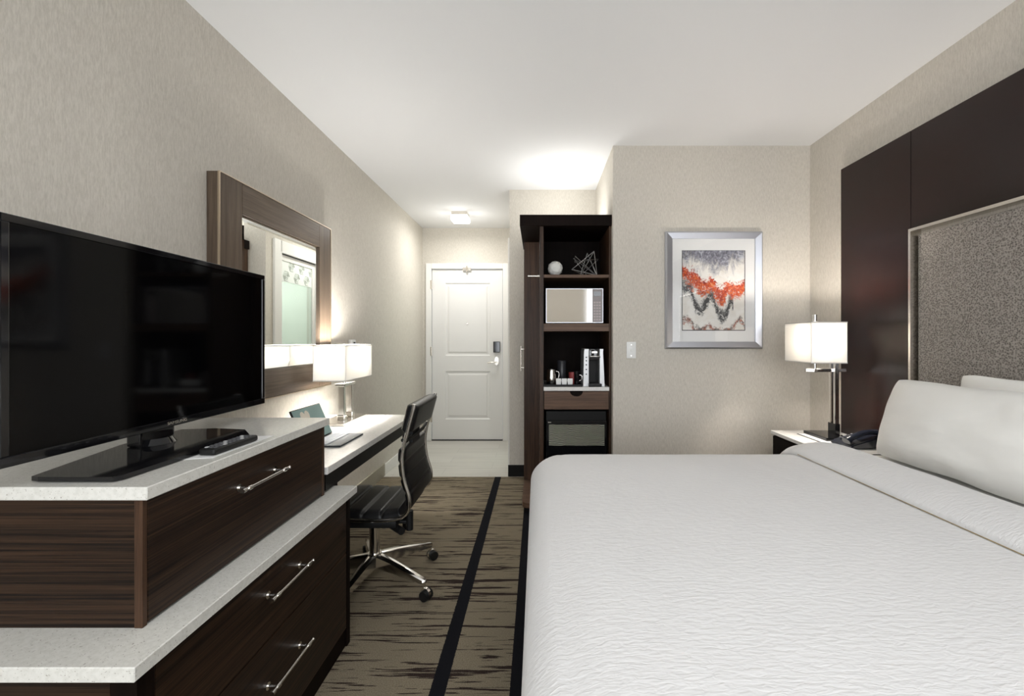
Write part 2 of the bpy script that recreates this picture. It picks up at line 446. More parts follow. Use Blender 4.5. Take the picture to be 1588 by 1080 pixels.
# ------------------------------------------------------------------ television dresser
LX, LY0, LY1, LZ = -.770, .850, 1.904, .655     # lower top: front edge, ends, surface height
UX, UY0, UY1, UZ = -.838, .955, 1.797, .965     # upper top
XW = XL+.018
dr = thing('dresser', 'two-tier dark walnut dresser with pale speckled stone tops', 'dresser', (-1.1, 1.38, 0))
f = new()
box(f, XW, -.845, LY0+.03, LY1-.02, .0, LZ-.032); obj('lower_body', f, 'wood_d', dr)
f = new(); box(f, -.8448, -.792, LY0+.03, LY0+.072, 0, LZ-.032, bev=.002); box(f, -.8448, -.792, LY1-.05, LY1-.02, 0, LZ-.032, bev=.002)
box(f, -.8448, -.80, LY0+.072, LY1-.05, 0, .075)
obj('corner_post', f, 'wood_in', dr)
obj('lower_top', B(XW, LX, LY0, LY1, LZ-.030, LZ, bev=.002, seg=1), 'quartz', dr)
f = new(); box(f, XW, -.874, UY0+.012, UY1-.006, LZ+.0005, UZ-.0305); obj('upper_body', f, 'wood_d', dr)
obj('upper_post', B(-.8739, -.856, UY0+.010, UY0+.022, LZ+.0005, UZ-.0305, bev=.001), 'wood_v', dr)
obj('upper_post', B(-.8739, -.856, UY1-.024, UY1-.006, LZ+.0005, UZ-.0305, bev=.0015), 'wood_v', dr)
obj('upper_top', B(XW, UX, UY0, UY1, UZ-.029, UZ, bev=.002, seg=1), 'quartz', dr)
def handle(y0, y1, xf, z, parent):
    h = new(); xo = xf+.032
    cyl(h, (xo, y0, z), (xo, y1, z), .0048, n=14)
    for y in (y0, y1): cyl(h, (xo, y-.002, z), (xo, y+.010 if y == y0 else y+.002, z), .0066, n=14)
    for y in (y0+.028, y1-.028):
        cyl(h, (xf-.001, y, z), (xf+.004, y, z), .011, n=16); cyl(h, (xf, y, z), (xo, y, z), .0052, n=14)
        cyl(h, (xo, y-.008, z), (xo, y+.008, z), .0072, n=14)
    obj('drawer_handle', h, 'chrome', parent, smooth=40)
def drawer(y0, y1, z0, z1, xb, xf, hz, hy0, hy1, parent, m='wood_d'):
    d = obj('drawer', B(xb, xf, y0, y1, z0, z1, bev=.0015), m, parent)
    handle(hy0, hy1, xf, hz, d)
drawer(UY0+.0235, UY1-.027, LZ+.006, UZ-.034, -.8735, -.8555, .857, 1.245, 1.475, dr)
drawer(LY0+.075, LY1-.053, .395, LZ-.036, -.844, -.794, .530, 1.28, 1.51, dr)
drawer(LY0+.075, LY1-.053, .080, .391, -.844, -.794, .262, 1.28, 1.51, dr)

# ------------------------------------------------------------------ television (local axes: x depth, y width)
tv = thing('television', 'large black flat-screen television on a glass foot', 'television', (-1.107, 1.361, UZ), R(1.74))
W_, Hh = .922/2, .523
zb = .054
f = new(); box(f, -.030, 0, -W_, W_, zb, zb+Hh, bev=.006); box(f, -.052, -.030, -W_+.08, W_-.08, zb+.05, zb+Hh-.12, bev=.01)
obj('housing', f, 'gloss_black', tv, world=False, smooth=30)
# bezel ring
f = new(); b_ = .017
for a in ((-W_, W_, zb, zb+.022), (-W_, W_, zb+Hh-b_, zb+Hh), (-W_, -W_+b_, zb+.022, zb+Hh-b_), (W_-b_, W_, zb+.022, zb+Hh-b_)):
    box(f, .0001, .006, a[0], a[1], a[2], a[3], bev=.002)
obj('bezel', f, 'gloss_black', tv, world=False)
obj('screen', B(.0001, .0022, -W_+b_, W_-b_, zb+.022, zb+Hh-b_), 'screen', tv, world=False)
def text(name, s, size, m, mtx, parent=None, ext=.0006):
    cu = bpy.data.curves.new(name, 'FONT'); cu.body = s; cu.size = size; cu.extrude = ext
    cu.align_x = 'CENTER'; cu.align_y = 'CENTER'
    t = bpy.data.objects.new(name, cu); C.objects.link(t)
    dg = bpy.context.evaluated_depsgraph_get(); me = bpy.data.meshes.new_from_object(t.evaluated_get(dg))
    bpy.data.objects.remove(t); o = bpy.data.objects.new(name, me); C.objects.link(o)
    me.transform(mtx); me.materials.append(M[m] if isinstance(m, str) else m)
    if parent: o.parent = parent; ROOT[o.name] = ROOT[parent.name]
    return o
YZ = Matrix(((0, 0, 1, 0), (1, 0, 0, 0), (0, 1, 0, 0), (0, 0, 0, 1)))     # text lying in the YZ plane, facing +X
bw = Matrix.Scale(1.35, 4, (0, 1, 0))
text('maker_mark', 'SAMSUNG', .0125, 'nickel', Matrix.Translation((.0066, .0, zb+.011)) @ bw @ YZ, tv)
# foot, authored in world coordinates
obj('stand_base', prism(new(), [(-.93, 1.0), (-.922, 1.425), (-.985, 1.50), (-1.10, 1.52), (-1.20, 1.50), (-1.20, 1.28), (-1.125, .99), (-1.105, .985), (-.94, .985)], UZ+.003, UZ+.013), 'gloss_black', tv)
obj('stand_foot_pad', prism(new(), [(-.95, 1.01), (-.95, 1.42), (-1.18, 1.48), (-1.18, 1.3), (-1.10, 1.01)], UZ+.0003, UZ+.003), 'rubber', tv)
f = new(); box(f, -1.155, -1.115, 1.25, 1.37, UZ+.013, UZ+.09, bev=.006); obj('stand_neck', f, 'gloss_black', tv)
f = new(); cyl(f, (-1.13, 1.31, UZ+.013), (-1.13, 1.31, UZ+.03), .055, .045); obj('neck_collar', f, 'gloss_black', tv, smooth=40)

# remote and its card
card = thing('paper_card', 'white paper card lying under the black remote control', 'card', (-.90, 1.28, UZ))
obj('sheet', prism(new(), [(-.965, 1.16), (-.865, 1.19), (-.862, 1.46), (-.955, 1.44)], UZ+.0004, UZ+.0014), 'paper', card)
rc = thing('remote_control', 'black television remote control lying on a paper card', 'remote control', (-.893, 1.295, UZ), R(-1))
f = new(); box(f, -.023, .023, -.092, .092, .0022, .020, bev=.007, seg=3); obj('body', f, 'rubber', rc, world=False, smooth=50)
for j in range(9):
    for i in range(3):
        f = new(); box(f, -.0165+i*.0125, -.0085+i*.0125, -.078+j*.0175, -.068+j*.0175, .0195, .0222, bev=.001, seg=1)
        obj('button', f, 'keygrey' if (i+j) % 4 else mat('key_white', (.5, .5, .5), .5) if not bpy.data.materials.get('key_white') else bpy.data.materials['key_white'], rc, world=False)

# ------------------------------------------------------------------ wall mirror
mr = thing('wall_mirror', 'square wall mirror in a wide grey-brown wood frame', 'mirror', (XL, 2.46, .985))
Y0, Y1, Z0, Z1 = 1.937, 2.984, .975, 2.015; XF = -1.384; bwid = .152
f = new(); box(f, XL+.001, XF-.004, Y0, Y1, Z0, Z0+.02); box(f, XL+.001, XF-.004, Y0, Y1, Z1-.02, Z1)
box(f, XL+.001, XF-.004, Y0, Y0+.02, Z0+.02, Z1-.02); box(f, XL+.001, XF-.004, Y1-.02, Y1, Z0+.02, Z1-.02)
obj('frame_case', f, 'wood_mv', mr)
for a, b in ((Y0, Y0+bwid), (Y1-bwid, Y1)):
    obj('frame_stile', B(XF-.018, XF, a+.001, b-.001, Z0+.003, Z1-.003, bev=.001, seg=1), 'wood_mv', mr)
for a, b in ((Z0, Z0+bwid), (Z1-bwid, Z1)):
    obj('frame_rail', B(XF-.018, XF, Y0+bwid+.001, Y1-bwid-.001, a+.003, b-.003, bev=.001, seg=1), 'wood_mh', mr)
f = new()
for q in ((Y0-.002, Y0+.002, Z0, Z1), (Y1-.002, Y1+.002, Z0, Z1), (Y0, Y1, Z0-.002, Z0+.002), (Y0, Y1, Z1-.002, Z1+.002)):
    box(f, XF-.006, XF+.003, *q)
obj('metal_edge', f, mat('champagne_metal', (.62, .52, .40), .3, 1), mr)
f = new(); a, b, c, d = Y0+bwid, Y1-bwid, Z0+bwid, Z1-bwid; i = .028
O = [f.verts.new((XF-.014, *q)) for q in ((a, c), (b, c), (b, d), (a, d))]
I = [f.verts.new((XF-.0105, *q)) for q in ((a+i, c+i), (b-i, c+i), (b-i, d-i), (a+i, d-i))]
Bk = [f.verts.new((XF-.018, *q)) for q in ((a, c), (b, c), (b, d), (a, d))]
for k in range(4):
    f.faces.new((O[k], O[(k+1) % 4], I[(k+1) % 4], I[k])); f.faces.new((O[k], O[(k+1) % 4], Bk[(k+1) % 4], Bk[k]))
f.faces.new(I); f.faces.new(Bk)
obj('mirror_glass', f, 'mirror', mr)

# small white sensor on the wall
sn = thing('wall_sensor', 'small white rounded wall sensor above the desk lamp', 'sensor', (XL, 3.42, 1.25))
obj('housing', B(XL+.0005, XL+.035, 3.38, 3.46, 1.215, 1.275, bev=.014, seg=3), 'plastic_white', sn, smooth=50)
obj('lens', B(XL+.035, XL+.037, 3.405, 3.435, 1.245, 1.257), 'charcoal', sn)

# ------------------------------------------------------------------ desk
DXF, DY0, DY1, DZT = -.848, 1.80, 3.044, .762
dk = thing('desk', 'long desk with white stone top and black frame', 'desk', (-1.14, 2.42, 0))
obj('desktop', B(XL+.002, DXF, DY0+.002, DY1, DZT-.030, DZT, bev=.002, seg=1), 'quartz_desk', dk)
f = new(); box(f, DXF-.040, DXF-.012, DY0+.01, DY1-.02, DZT-.098, DZT-.0302); box(f, XL+.02, DXF-.040, DY1-.06, DY1-.02, DZT-.098, DZT-.0302)
box(f, XL+.02, DXF-.04, 1.906, 1.946, DZT-.098, DZT-.0302)
obj('apron', f, 'black', dk)
for x, y in ((DXF-.045, 1.926), (XL+.04, 1.926), (DXF-.035, DY1-.04), (XL+.04, DY1-.04)):
    obj('leg', B(x-.02, x+.02, y-.02, y+.02, 0, DZT-.0985), 'black', dk)

# tablet with keyboard cover
tb = thing('tablet', 'tablet with teal screen standing in a dark keyboard cover', 'tablet', (-1.03, 2.27, DZT))
obj('keyboard_cover', B(-1.15, -.942, 2.13, 2.41, DZT+.0005, DZT+.009, bev=.003), 'charcoal', tb)
kb = obj('key_tray', B(-1.10, -1.012, 2.14, 2.40, DZT+.0091, DZT+.0105), mat('key_tray', (.30, .32, .36), .5), tb)
f = new()
for i in range(5):
    for j in range(13): box(f, -1.097+i*.017, -1.083+i*.017, 2.145+j*.0195, 2.161+j*.0195, DZT+.0106, DZT+.0125)
obj('keys', f, 'grey_key', tb)
def tilt(bm, px, pz, ang):
    bm.transform(Matrix.Translation((px, 0, pz)) @ Matrix.Rotation(ang, 4, 'Y') @ Matrix.Translation((-px, 0, -pz))); return bm
hx, hz, an = -1.112, DZT+.010, R(-24)
obj('tablet_body', tilt(B(hx-.010, hx, 2.135, 2.42, hz+.002, hz+.178, bev=.004, seg=3), hx, hz, an), 'rubber', tb, smooth=50)
obj('display', tilt(B(hx+.0001, hx+.001, 2.139, 2.416, hz+.006, hz+.174), hx, hz, an), 'teal', tb)
heart = []
for k in range(28):
    t = 2*math.pi*k/28
    heart.append((2.235+.0026*16*math.sin(t)**3, hz+.125+.0029*(13*math.cos(t)-5*math.cos(2*t)-2*math.cos(3*t)-math.cos(4*t))))
obj('heart_picture', tilt(prism(new(), heart, hx+.0011, hx+.0018, 'YZ'), hx, hz, an), 'cream', tb)

# papers beside the lamp
for k, (dx, dy, rz, hh) in enumerate(((0, 0, 3, 0), (.012, -.02, -5, .0012))):
    pp = thing('leaflet', ['white printed sheet lying flat under the smaller leaflet beside desk lamp', 'smaller white leaflet with green marks on top beside desk lamp'][k], 'leaflet', (-1.075+dx, 2.79+dy, DZT+hh), R(rz), 'leaflets on the desk')
    w2, l2 = ((.07, .155), (.055, .12))[k]
    obj('sheet', B(-w2, w2, -l2, l2, .0003, .0012), 'paper', pp, world=False)
    if k: 
        obj('green_mark', B(-.045, -.02, -.11, -.09, .0012, .0016), 'green', pp, world=False)
        obj('green_mark', B(.0, .025, -.09, -.07, .0012, .0016), 'green', pp, world=False)

# ------------------------------------------------------------------ lamps
def shade(bm, x0, x1, y0, y1, z0, z1, t=.0025):
    for a in ((x0, x1, y0, y0+t), (x0, x1, y1-t, y1), (x0, x0+t, y0+t, y1-t), (x1-t, x1, y0+t, y1-t)):
        box(bm, a[0], a[1], a[2], a[3], z0, z1)
    return bm
def hems(parent, x0, x1, y0, y1, z0, z1):
    for za, zb_ in ((z0-.001, z0+.005), (z1-.005, z1+.001)):
        f = new()
        e = .0012
        for a in ((x0-e, x1+e, y0-e, y0+e*2), (x0-e, x1+e, y1-e*2, y1+e), (x0-e, x0+e*2, y0+e*2, y1-e*2), (x1-e*2, x1+e, y0+e*2, y1-e*2)):
            box(f, a[0], a[1], a[2], a[3], za, zb_)
        obj('shade_hem', f, 'hem', parent)
M['hem'] = mat('shade_hem', (.55, .53, .50), .8)
M['bulb_e'] = emis('bulb_glow', (1, .90, .76), 14)
def lamp_light(loc, energy, col=(1, .97, .93), rad=.03):
    l = bpy.data.lights.new('bulb_light', 'POINT'); l.energy = energy; l.color = col; l.shadow_soft_size = rad
    o = bpy.data.objects.new('bulb_light', l); C.objects.link(o); o.location = loc; return o
# desk lamp
dl = thing('table_lamp', 'desk lamp with long rectangular white shade on two chrome posts', 'lamp', (-1.23, 2.84, DZT))
obj('lamp_base', B(-1.32, -1.148, 2.64, 3.02, DZT+.0005, DZT+.014, bev=.002), 'nickel', dl)
for y in (2.785, 2.905):
    f = new(); box(f, -1.24, -1.205, y-.012, y+.012, DZT+.014, .985, bev=.002); p = obj('post', f, 'chrome', dl)
    f = new(); box(f, -1.246, -1.199, y-.018, y+.018, DZT+.014, DZT+.045, bev=.004); obj('post_collar', f, 'chrome', p)
obj('cross_bar', B(-1.255, -1.195, 2.765, 2.925, .985, 1.003, bev=.002), 'chrome', dl)
f = new(); cyl(f, (-1.23, 2.84, 1.003), (-1.23, 2.84, 1.06), .009); cyl(f, (-1.23, 2.84, 1.06), (-1.23, 2.84, 1.085), .017); obj('socket', f, 'chrome', dl, smooth=40)
sx = (-1.327, -1.133, 2.633, 3.047, 1.029, 1.243)
sh = obj('lamp_shade', shade(new(), *sx), 'shade', dl); hems(sh, *sx)
f = new(); bmesh.ops.create_icosphere(f, subdivisions=3, radius=.026, matrix=Matrix.Translation((-1.23, 2.84, 1.115)) @ Matrix.Scale(1.25, 4, (0, 0, 1)))
obj('bulb', f, 'bulb_e', dl, smooth=0)
lamp_light((-1.23, 2.93, 1.19), 15.0); lamp_light((-1.23, 2.75, 1.19), 9.0)
# nightstand
NX0, NX1, NY0, NY1, NZ = 1.505, 1.915, 2.35, 2.868, .693
ns = thing('nightstand', 'dark nightstand with white stone top beside the bed', 'nightstand', (1.72, 2.6, 0))
obj('top', B(NX0, NX1, NY0, NY1, NZ-.022, NZ, bev=.002, seg=1), mat('white_stone', (.80, .79, .76), .2), ns)
f = new(); box(f, NX0+.018, NX1-.004, NY0+.012, NY1-.012, .06, NZ-.0222); obj('body', f, 'wood_in', ns)
d = obj('drawer', B(NX0+.004, NX0+.0175, NY0+.02, NY1-.02, .42, NZ-.03, bev=.001), 'wood_in', ns)
f = new(); cyl(f, (NX0-.018, 2.5, .55), (NX0-.018, 2.72, .55), .005); cyl(f, (NX0-.018, 2.53, .55), (NX0+.005, 2.53, .55), .005); cyl(f, (NX0-.018, 2.69, .55), (NX0+.005, 2.69, .55), .005)
obj('drawer_handle', f, 'chrome', d, smooth=40)
obj('plinth', B(NX0+.05, NX1-.02, NY0+.03, NY1-.03, 0, .06), 'black', ns)
# bedside lamp
bl = thing('table_lamp', 'bedside lamp with boxy white shade on an offset chrome arm', 'lamp', (1.73, 2.66, NZ))
obj('lamp_base', B(1.655, 1.80, 2.545, 2.765, NZ+.0035, NZ+.021, bev=.002), 'gloss_black', bl)
for y in (2.645, 2.685):
    obj('post', B(1.765, 1.790, y-.0075, y+.0075, NZ+.021, 1.30, bev=.002), 'chrome', bl)
f = new(); box(f, 1.764, 1.792, 2.632, 2.70, NZ+.021, NZ+.085, bev=.002); obj('post_collar', f, 'gloss_black', bl)
obj('arm', B(1.605, 1.845, 2.653, 2.677, 1.084, 1.104, bev=.003), 'chrome', bl)
f = new(); cyl(f, (1.641, 2.63, 1.104), (1.641, 2.63, 1.175), .008); box(f, 1.632, 1.65, 2.618, 2.668, 1.0841, 1.1039); cyl(f, (1.641, 2.63, 1.175), (1.641, 2.63, 1.20), .016); obj('socket', f, 'chrome', bl, smooth=40)
sx = (1.540, 1.743, 2.500, 2.765, 1.144, 1.378)
sh = obj('lamp_shade', shade(new(), *sx), 'shade', bl); hems(sh, *sx)
f = new(); cyl(f, (1.641, 2.63, 1.32), (1.641, 2.63, 1.385), .004); cyl(f, (1.641, 2.63, 1.385), (1.641, 2.63, 1.424), .012); box(f, sx[0]+.003, sx[1]-.003, 2.628, 2.632, 1.366, 1.369)
obj('finial', f, 'chrome', bl, smooth=40)
f = new(); bmesh.ops.create_icosphere(f, subdivisions=3, radius=.026, matrix=Matrix.Translation((1.641, 2.63, 1.235)) @ Matrix.Scale(1.25, 4, (0, 0, 1)))
obj('bulb', f, 'bulb_e', bl, smooth=0)
lamp_light((1.641, 2.58, 1.285), 14, (1, .92, .84))
np_ = thing('notepad', 'white notepad with a black edge under the bedside lamp', 'notepad', (1.73, 2.63, NZ))
obj('pad', B(1.615, 1.80, 2.50, 2.75, NZ+.0016, NZ+.0030), 'paper', np_)
obj('backing', B(1.608, 1.803, 2.494, 2.755, NZ+.0003, NZ+.0016), 'black', np_)

# desk telephone
ph = thing('telephone', 'black desk telephone with its handset on beside the pillow', 'telephone', (1.755, 2.44, NZ), R(6))
f = new(); prism(f, [(-.10, .002), (.095, .002), (.095, .062), (.06, .062), (-.085, .026), (-.10, .016)], -.075, .075, 'XZ')
bmesh.ops.bevel(f, geom=list(f.edges), offset=.006, segments=2, affect='EDGES'); obj('base', f, 'navy', ph, world=False, smooth=40)
f = new(); P = smooth_path([(-.105, -.045, .040), (-.07, -.045, .060), (0, -.045, .082), (.06, -.045, .086), (.10, -.045, .075)])
tube(f, P, [.014+.006*abs(2*i/(len(P)-1)-1)**3 for i in range(len(P))], 12, 1.35)
obj('handset', f, 'navy', ph, world=False, smooth=50)
for i in range(4):
    for j in range(3):
        x = -.055+i*.022; z = .0235+ (x+.085)*.248+.006
        f = new(); box(f, x-.007, x+.007, .0+j*.02, .014+j*.02, z, z+.006, bev=.001, seg=1); obj('key', f, 'keygrey', ph, world=False)
obj('display', tilt(B(.05, .085, .0, .055, .0625, .065), 0, 0, 0), 'keygrey', ph, world=False)

# ------------------------------------------------------------------ office chair
cx, cy = -.854, 2.34
ch = thing('office_chair', 'black ribbed leather swivel chair with chrome frame and star base', 'office chair', (cx, cy, 0))
yA, yB = 2.115, 2.555
prof = smooth_path([(-.590, 0, .965), (-.618, 0, .86), (-.642, 0, .77), (-.650, 0, .70), (-.640, 0, .61), (-.615, 0, .52), (-.625, 0, .455), (-.68, 0, .425), (-.80, 0, .417), (-.95, 0, .423), (-1.06, 0, .418), (-1.10, 0, .395)], 8)
def slab(bm, path, y0, y1, th, ribs=(), rear=.25, dep=.72):
    """upholstery: a profile in XZ given a thickness th to its upper/front side and swept along Y with rounded ends"""
    n = len(path); L = [0]
    for a, b in zip(path, path[1:]): L.append(L[-1]+(b-a).length)
    ys = [0, .012, .04, .12, .3, .5, .7, .88, .96, .988, 1]
    def side(sgn):
        rows = []
        for i, p in enumerate(path):
            t = (path[min(i+1, n-1)]-path[max(i-1, 0)]).normalized(); nrm = Vector((-t.z, 0, t.x))*-1
            if nrm.z < 0 and abs(nrm.z) > .5: nrm = -nrm
            if abs(nrm.z) <= .5 and nrm.x > 0: nrm = -nrm
            row = []
            g = 1
            for s_ in ribs:
                dd = abs(L[i]-s_*L[-1]); g = min(g, dep+(1-dep)*min(1, (dd/.012)))
            endf = min(1, .35+(min(L[i], L[-1]-L[i])/.02)**.5)
            for yy in ys:
                e = min(yy, 1-yy); f_ = min(1, (e/.05))**.5 if e > 0 else .0
                h_ = th*(.25+.75*f_)*endf*g
                off = nrm*(h_ if sgn > 0 else -th*rear*f_*endf*g)
                row.append(bm.verts.new((p.x+off.x, y0+(y1-y0)*yy, p.z+off.z)))
            rows.append(row)
        return rows
    A, Bq = side(1), side(-1)
    for rows in (A, Bq):
        for i in range(n-1):
            for j in range(len(ys)-1): bm.faces.new((rows[i][j], rows[i+1][j], rows[i+1][j+1], rows[i][j+1]))
    for j in (0, len(ys)-1):
        for i in range(n-1): bm.faces.new((A[i][j], A[i+1][j], Bq[i+1][j], Bq[i][j]))
    for i in (0, n-1):
        for j in range(len(ys)-1): bm.faces.new((A[i][j], A[i][j+1], Bq[i][j+1], Bq[i][j]))
    return bm
def dense(path, k=3):
    out = []
    for a, b in zip(path, path[1:]):
        for j in range(k): out.append(a.lerp(b, j/k))
    out.append(path[-1]); return out
def seg(z_hi, z_lo):
    return [p for p in dense(prof[:49]) if z_lo <= p.z <= z_hi and p.x > -.70]
iS = next(i for i, p in enumerate(prof) if p.z < .44)
obj('head_cushion', slab(new(), [p for p in dense(prof[:24]) if p.z > .835], yA-.004, yB+.004, .032, rear=.75), 'leather', ch, smooth=60)
back_path = [p for p in dense(prof[:iS+1]) if .475 < p.z < .755]
obj('backrest', slab(new(), back_path, yA+.012, yB-.012, .022, (.25, .5, .75), rear=.6, dep=.6), 'leather', ch, smooth=60)
seat_path = dense(prof[iS:])
obj('seat', slab(new(), [p+Vector((0, 0, -.012)) for p in seat_path], yA+.01, yB-.01, .045, (.22, .42, .62, .82)), 'leather', ch, smooth=60)
f = new(); box(f, -1.06, -.68, yA+.03, yB-.03, .365, .405, bev=.012); obj('seat_pan', f, 'rubber', ch, smooth=40)
for y in (yA, yB):
    f = new(); tube(f, [(p.x+.006, y, p.z+(.0 if i else .006)) for i, p in enumerate(prof)], .0085, 10, 1.2); obj('side_frame', f, 'chrome', ch, smooth=60)
f = new(); tube(f, [(-.640, yA, .80), (-.630, yA+.10, .79), (-.630, yB-.10, .79), (-.640, yB, .80)], .009, 8); obj('back_rail', f, 'rubber', ch, smooth=60)
f = new(); box(f, -.655, -.635, cy-.07, cy+.07, .74, .85, bev=.005); obj('back_bracket', f, 'rubber', ch)
f = new(); box(f, cx-.11, cx+.10, cy-.08, cy+.08, .335, .372, bev=.01); obj('tilt_mechanism', f, 'rubber', ch)
f = new(); cyl(f, (cx+.13, cy-.12, .352), (cx+.20, cy-.19, .352), .018); cyl(f, (cx, cy, .352), (cx+.14, cy-.13, .352), .006); obj('tilt_knob', f, 'rubber', ch, smooth=40)
f = new(); cyl(f, (-.633, 2.21, .335), (-.633, 2.21, .43), .017); cyl(f, (-.72, 2.21, .375), (-.63, 2.21, .375), .01); obj('adjust_lever', f, 'rubber', ch, smooth=40)
f = new(); cyl(f, (cx, cy, .14), (cx, cy, .34), .027, n=24); cyl(f, (cx, cy, .34), (cx, cy, .345), .034); obj('gas_column', f, 'chrome', ch, smooth=40)
f = new(); cyl(f, (cx, cy, .095), (cx, cy, .16), .042, .036, 28); obj('base_hub', f, 'chrome', ch, smooth=40)
for k in range(5):
    a = R(45-72*k); d = Vector((math.cos(a), math.sin(a), 0)); q = Vector((-d.y, d.x, 0)); c0 = Vector((cx, cy, 0))
    f = new(); rings = []
    for t, wd, zt, zb2 in ((.03, .028, .156, .098), (.12, .025, .146, .094), (.24, .020, .122, .086), (.335, .015, .102, .080), (.345, .006, .096, .084)):
        p = c0+d*t
        rings.append([f.verts.new(p+q*wd+Vector((0, 0, zb2))), f.verts.new(p+q*wd*.9+Vector((0, 0, zt-.006))), f.verts.new(p+q*wd*.5+Vector((0, 0, zt))),
                      f.verts.new(p-q*wd*.5+Vector((0, 0, zt))), f.verts.new(p-q*wd*.9+Vector((0, 0, zt-.006))), f.verts.new(p-q*wd+Vector((0, 0, zb2)))])
    for r0, r1 in zip(rings, rings[1:]):
        for j in range(6): f.faces.new((r0[j], r0[(j+1) % 6], r1[(j+1) % 6], r1[j]))
    f.faces.new(rings[0]); f.faces.new(rings[-1])
    arm = obj('base_arm', f, 'chrome', ch, smooth=35)
    p = c0+d*.335; f = new()
    for s_ in (-1, 1):
        cyl(f, p+q*s_*.007+d*.012+Vector((0, 0, .0265)), p+q*s_*.024+d*.012+Vector((0, 0, .0265)), .0262, .0245, 22)
    cst = obj('caster', f, 'rubber', arm, smooth=40)
    f = new(); cyl(f, p+Vector((0, 0, .03)), p+Vector((0, 0, .085)), .007); cyl(f, p+d*.010-q*.0075+Vector((0, 0, .034)), p+d*.010+q*.0075+Vector((0, 0, .034)), .027, n=20)
    obj('caster_hood', f, 'chrome', arm, smooth=40)

# ------------------------------------------------------------------ wardrobe with open shelves
s_ = 213.
def wx(px): return (px-833)/s_
def wz(py): return H-(py-525)/s_
YC = 3.24
WX0, WX1, TX0 = -.112, .5445, .019
wd = thing('wardrobe', 'tall dark wood wardrobe with open shelves and crown', 'wardrobe', (.22, 3.7, 0))
wt = wz(333)
f = new(); box(f, wx(806), WX1, YC, 4.12, wz(350), wt, bev=.002, seg=1); obj('crown', f, 'wood_in', wd)
SY = YC+.022                                           # face of the shelf tower
TD = 3.79                                              # back of the shelves, front of the closet part
f = new(); box(f, TX0, wx(843), SY, TD, .0, wz(350)-.0005); box(f, wx(945.5), WX1-.002, SY, TD, .0, wz(350)-.0005); obj('side_panel', f, 'wood_v', wd)
obj('back_panel', B(wx(843), wx(945.5), TD-.015, TD, .08, wz(350)-.001), 'wood_in', wd)
f = new(); box(f, WX0, WX1-.002, TD+.0005, 4.12, .08, wz(350)-.0005, bev=.002); obj('closet_body', f, 'wood_v', wd)
f = new(); prism(f, [(WX0, TD), (TX0-.0005, TD), (TX0-.0005, YC), (WX0+.06, YC), (WX0+.025, YC+.012), (WX0+.006, YC+.035), (WX0, YC+.07)], .045, .082); obj('foot_shelf', f, 'wood_shelf', wd)
obj('plinth', B(WX0+.03, TX0-.001, YC+.06, 4.10, 0, .0445), 'black', wd)
for (za, zb_) in ((wz(430), wz(425.3)), (wz(514), wz(502))):
    obj('shelf', B(wx(843)+.0005, wx(945.5)-.0005, SY+.003, TD-.016, za, zb_, bev=.001, seg=1), 'wood_shelf', wd)
obj('counter', B(wx(843)+.0005, wx(945.5)-.0005, SY-.004, TD-.016, wz(607), wz(601), bev=.001, seg=1), 'quartz_desk', wd)
# drawer with a half-moon cut
x0, x1, za, zb_ = wx(844), wx(944.8), wz(636), wz(608); xc = wx(894.5); rr = .048
P = [(x0, za), (x1, za), (x1, zb_)] + [(xc+rr*math.cos(R(a)), zb_-.042*math.sin(R(a))*.9) for a in range(0, 181, 15)] + [(x0, zb_)]
f = new(); prism(f, P, SY+.002, SY+.020, 'XZ'); obj('drawer', f, 'wood_shelf', wd)
f = new(); box(f, x0, x1, SY+.022, TD-.016, za, zb_-.002); obj('drawer_box', f, 'wood_in', wd)
f = new(); yk = SY+.03; cyl(f, (TX0-.001, yk, 1.745), (TX0-.018, yk, 1.745), .013, .011); cyl(f, (TX0-.018, yk, 1.745), (TX0-.082, yk, 1.745), .008); cyl(f, (TX0-.082, yk, 1.745), (TX0-.087, yk, 1.745), .011)
obj('coat_peg', f, 'nickel', wd, smooth=40)
f = new(); hx = -.140; hy = 3.86
cyl(f, (hx, hy, 1.0), (hx, hy, 1.22), .006); 
for z in (1.03, 1.19): cyl(f, (hx, hy, z), (WX0, hy, z), .006)
obj('door_handle', f, 'nickel', wd, smooth=40)

# minibar fridge
fr = thing('mini_fridge', 'black mini fridge with a wavy reflection painted on its door', 'fridge', (.286, 3.5, 0))
fx0, fx1, fz1 = wx(847), wx(943), wz(641)
obj('body', B(fx0, fx1, SY+.065, TD-.02, .015, fz1, bev=.004), 'black', fr)
obj('door', B(fx0, fx1, SY+.028, SY+.064, .03, wz(655), bev=.004), 'gloss_black', fr)
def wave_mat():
    m = mat('painted_reflection', (.38, .38, .32), .35, .6)  # wavy bands painted in place of the glossy fridge door's reflection
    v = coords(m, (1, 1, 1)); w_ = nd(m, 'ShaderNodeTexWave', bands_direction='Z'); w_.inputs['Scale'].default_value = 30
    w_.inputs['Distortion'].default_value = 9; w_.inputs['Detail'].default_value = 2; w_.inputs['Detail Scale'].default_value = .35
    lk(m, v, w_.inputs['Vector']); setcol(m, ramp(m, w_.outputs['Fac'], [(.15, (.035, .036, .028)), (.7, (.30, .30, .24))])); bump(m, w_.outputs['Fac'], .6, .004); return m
obj('door_reflection', B(wx(851.5), wx(939), SY+.0255, SY+.0278, wz(694), wz(661)), wave_mat(), fr, label='wavy reflection painted on a thin door plate')
obj('foot_grille', B(fx0+.01, fx1-.01, SY+.05, SY+.0645, .0, .028), 'black', fr)
obj('badge', B(wx(850), wx(855), SY+.0272, SY+.0279, wz(658), wz(656.8)), 'nickel', fr)

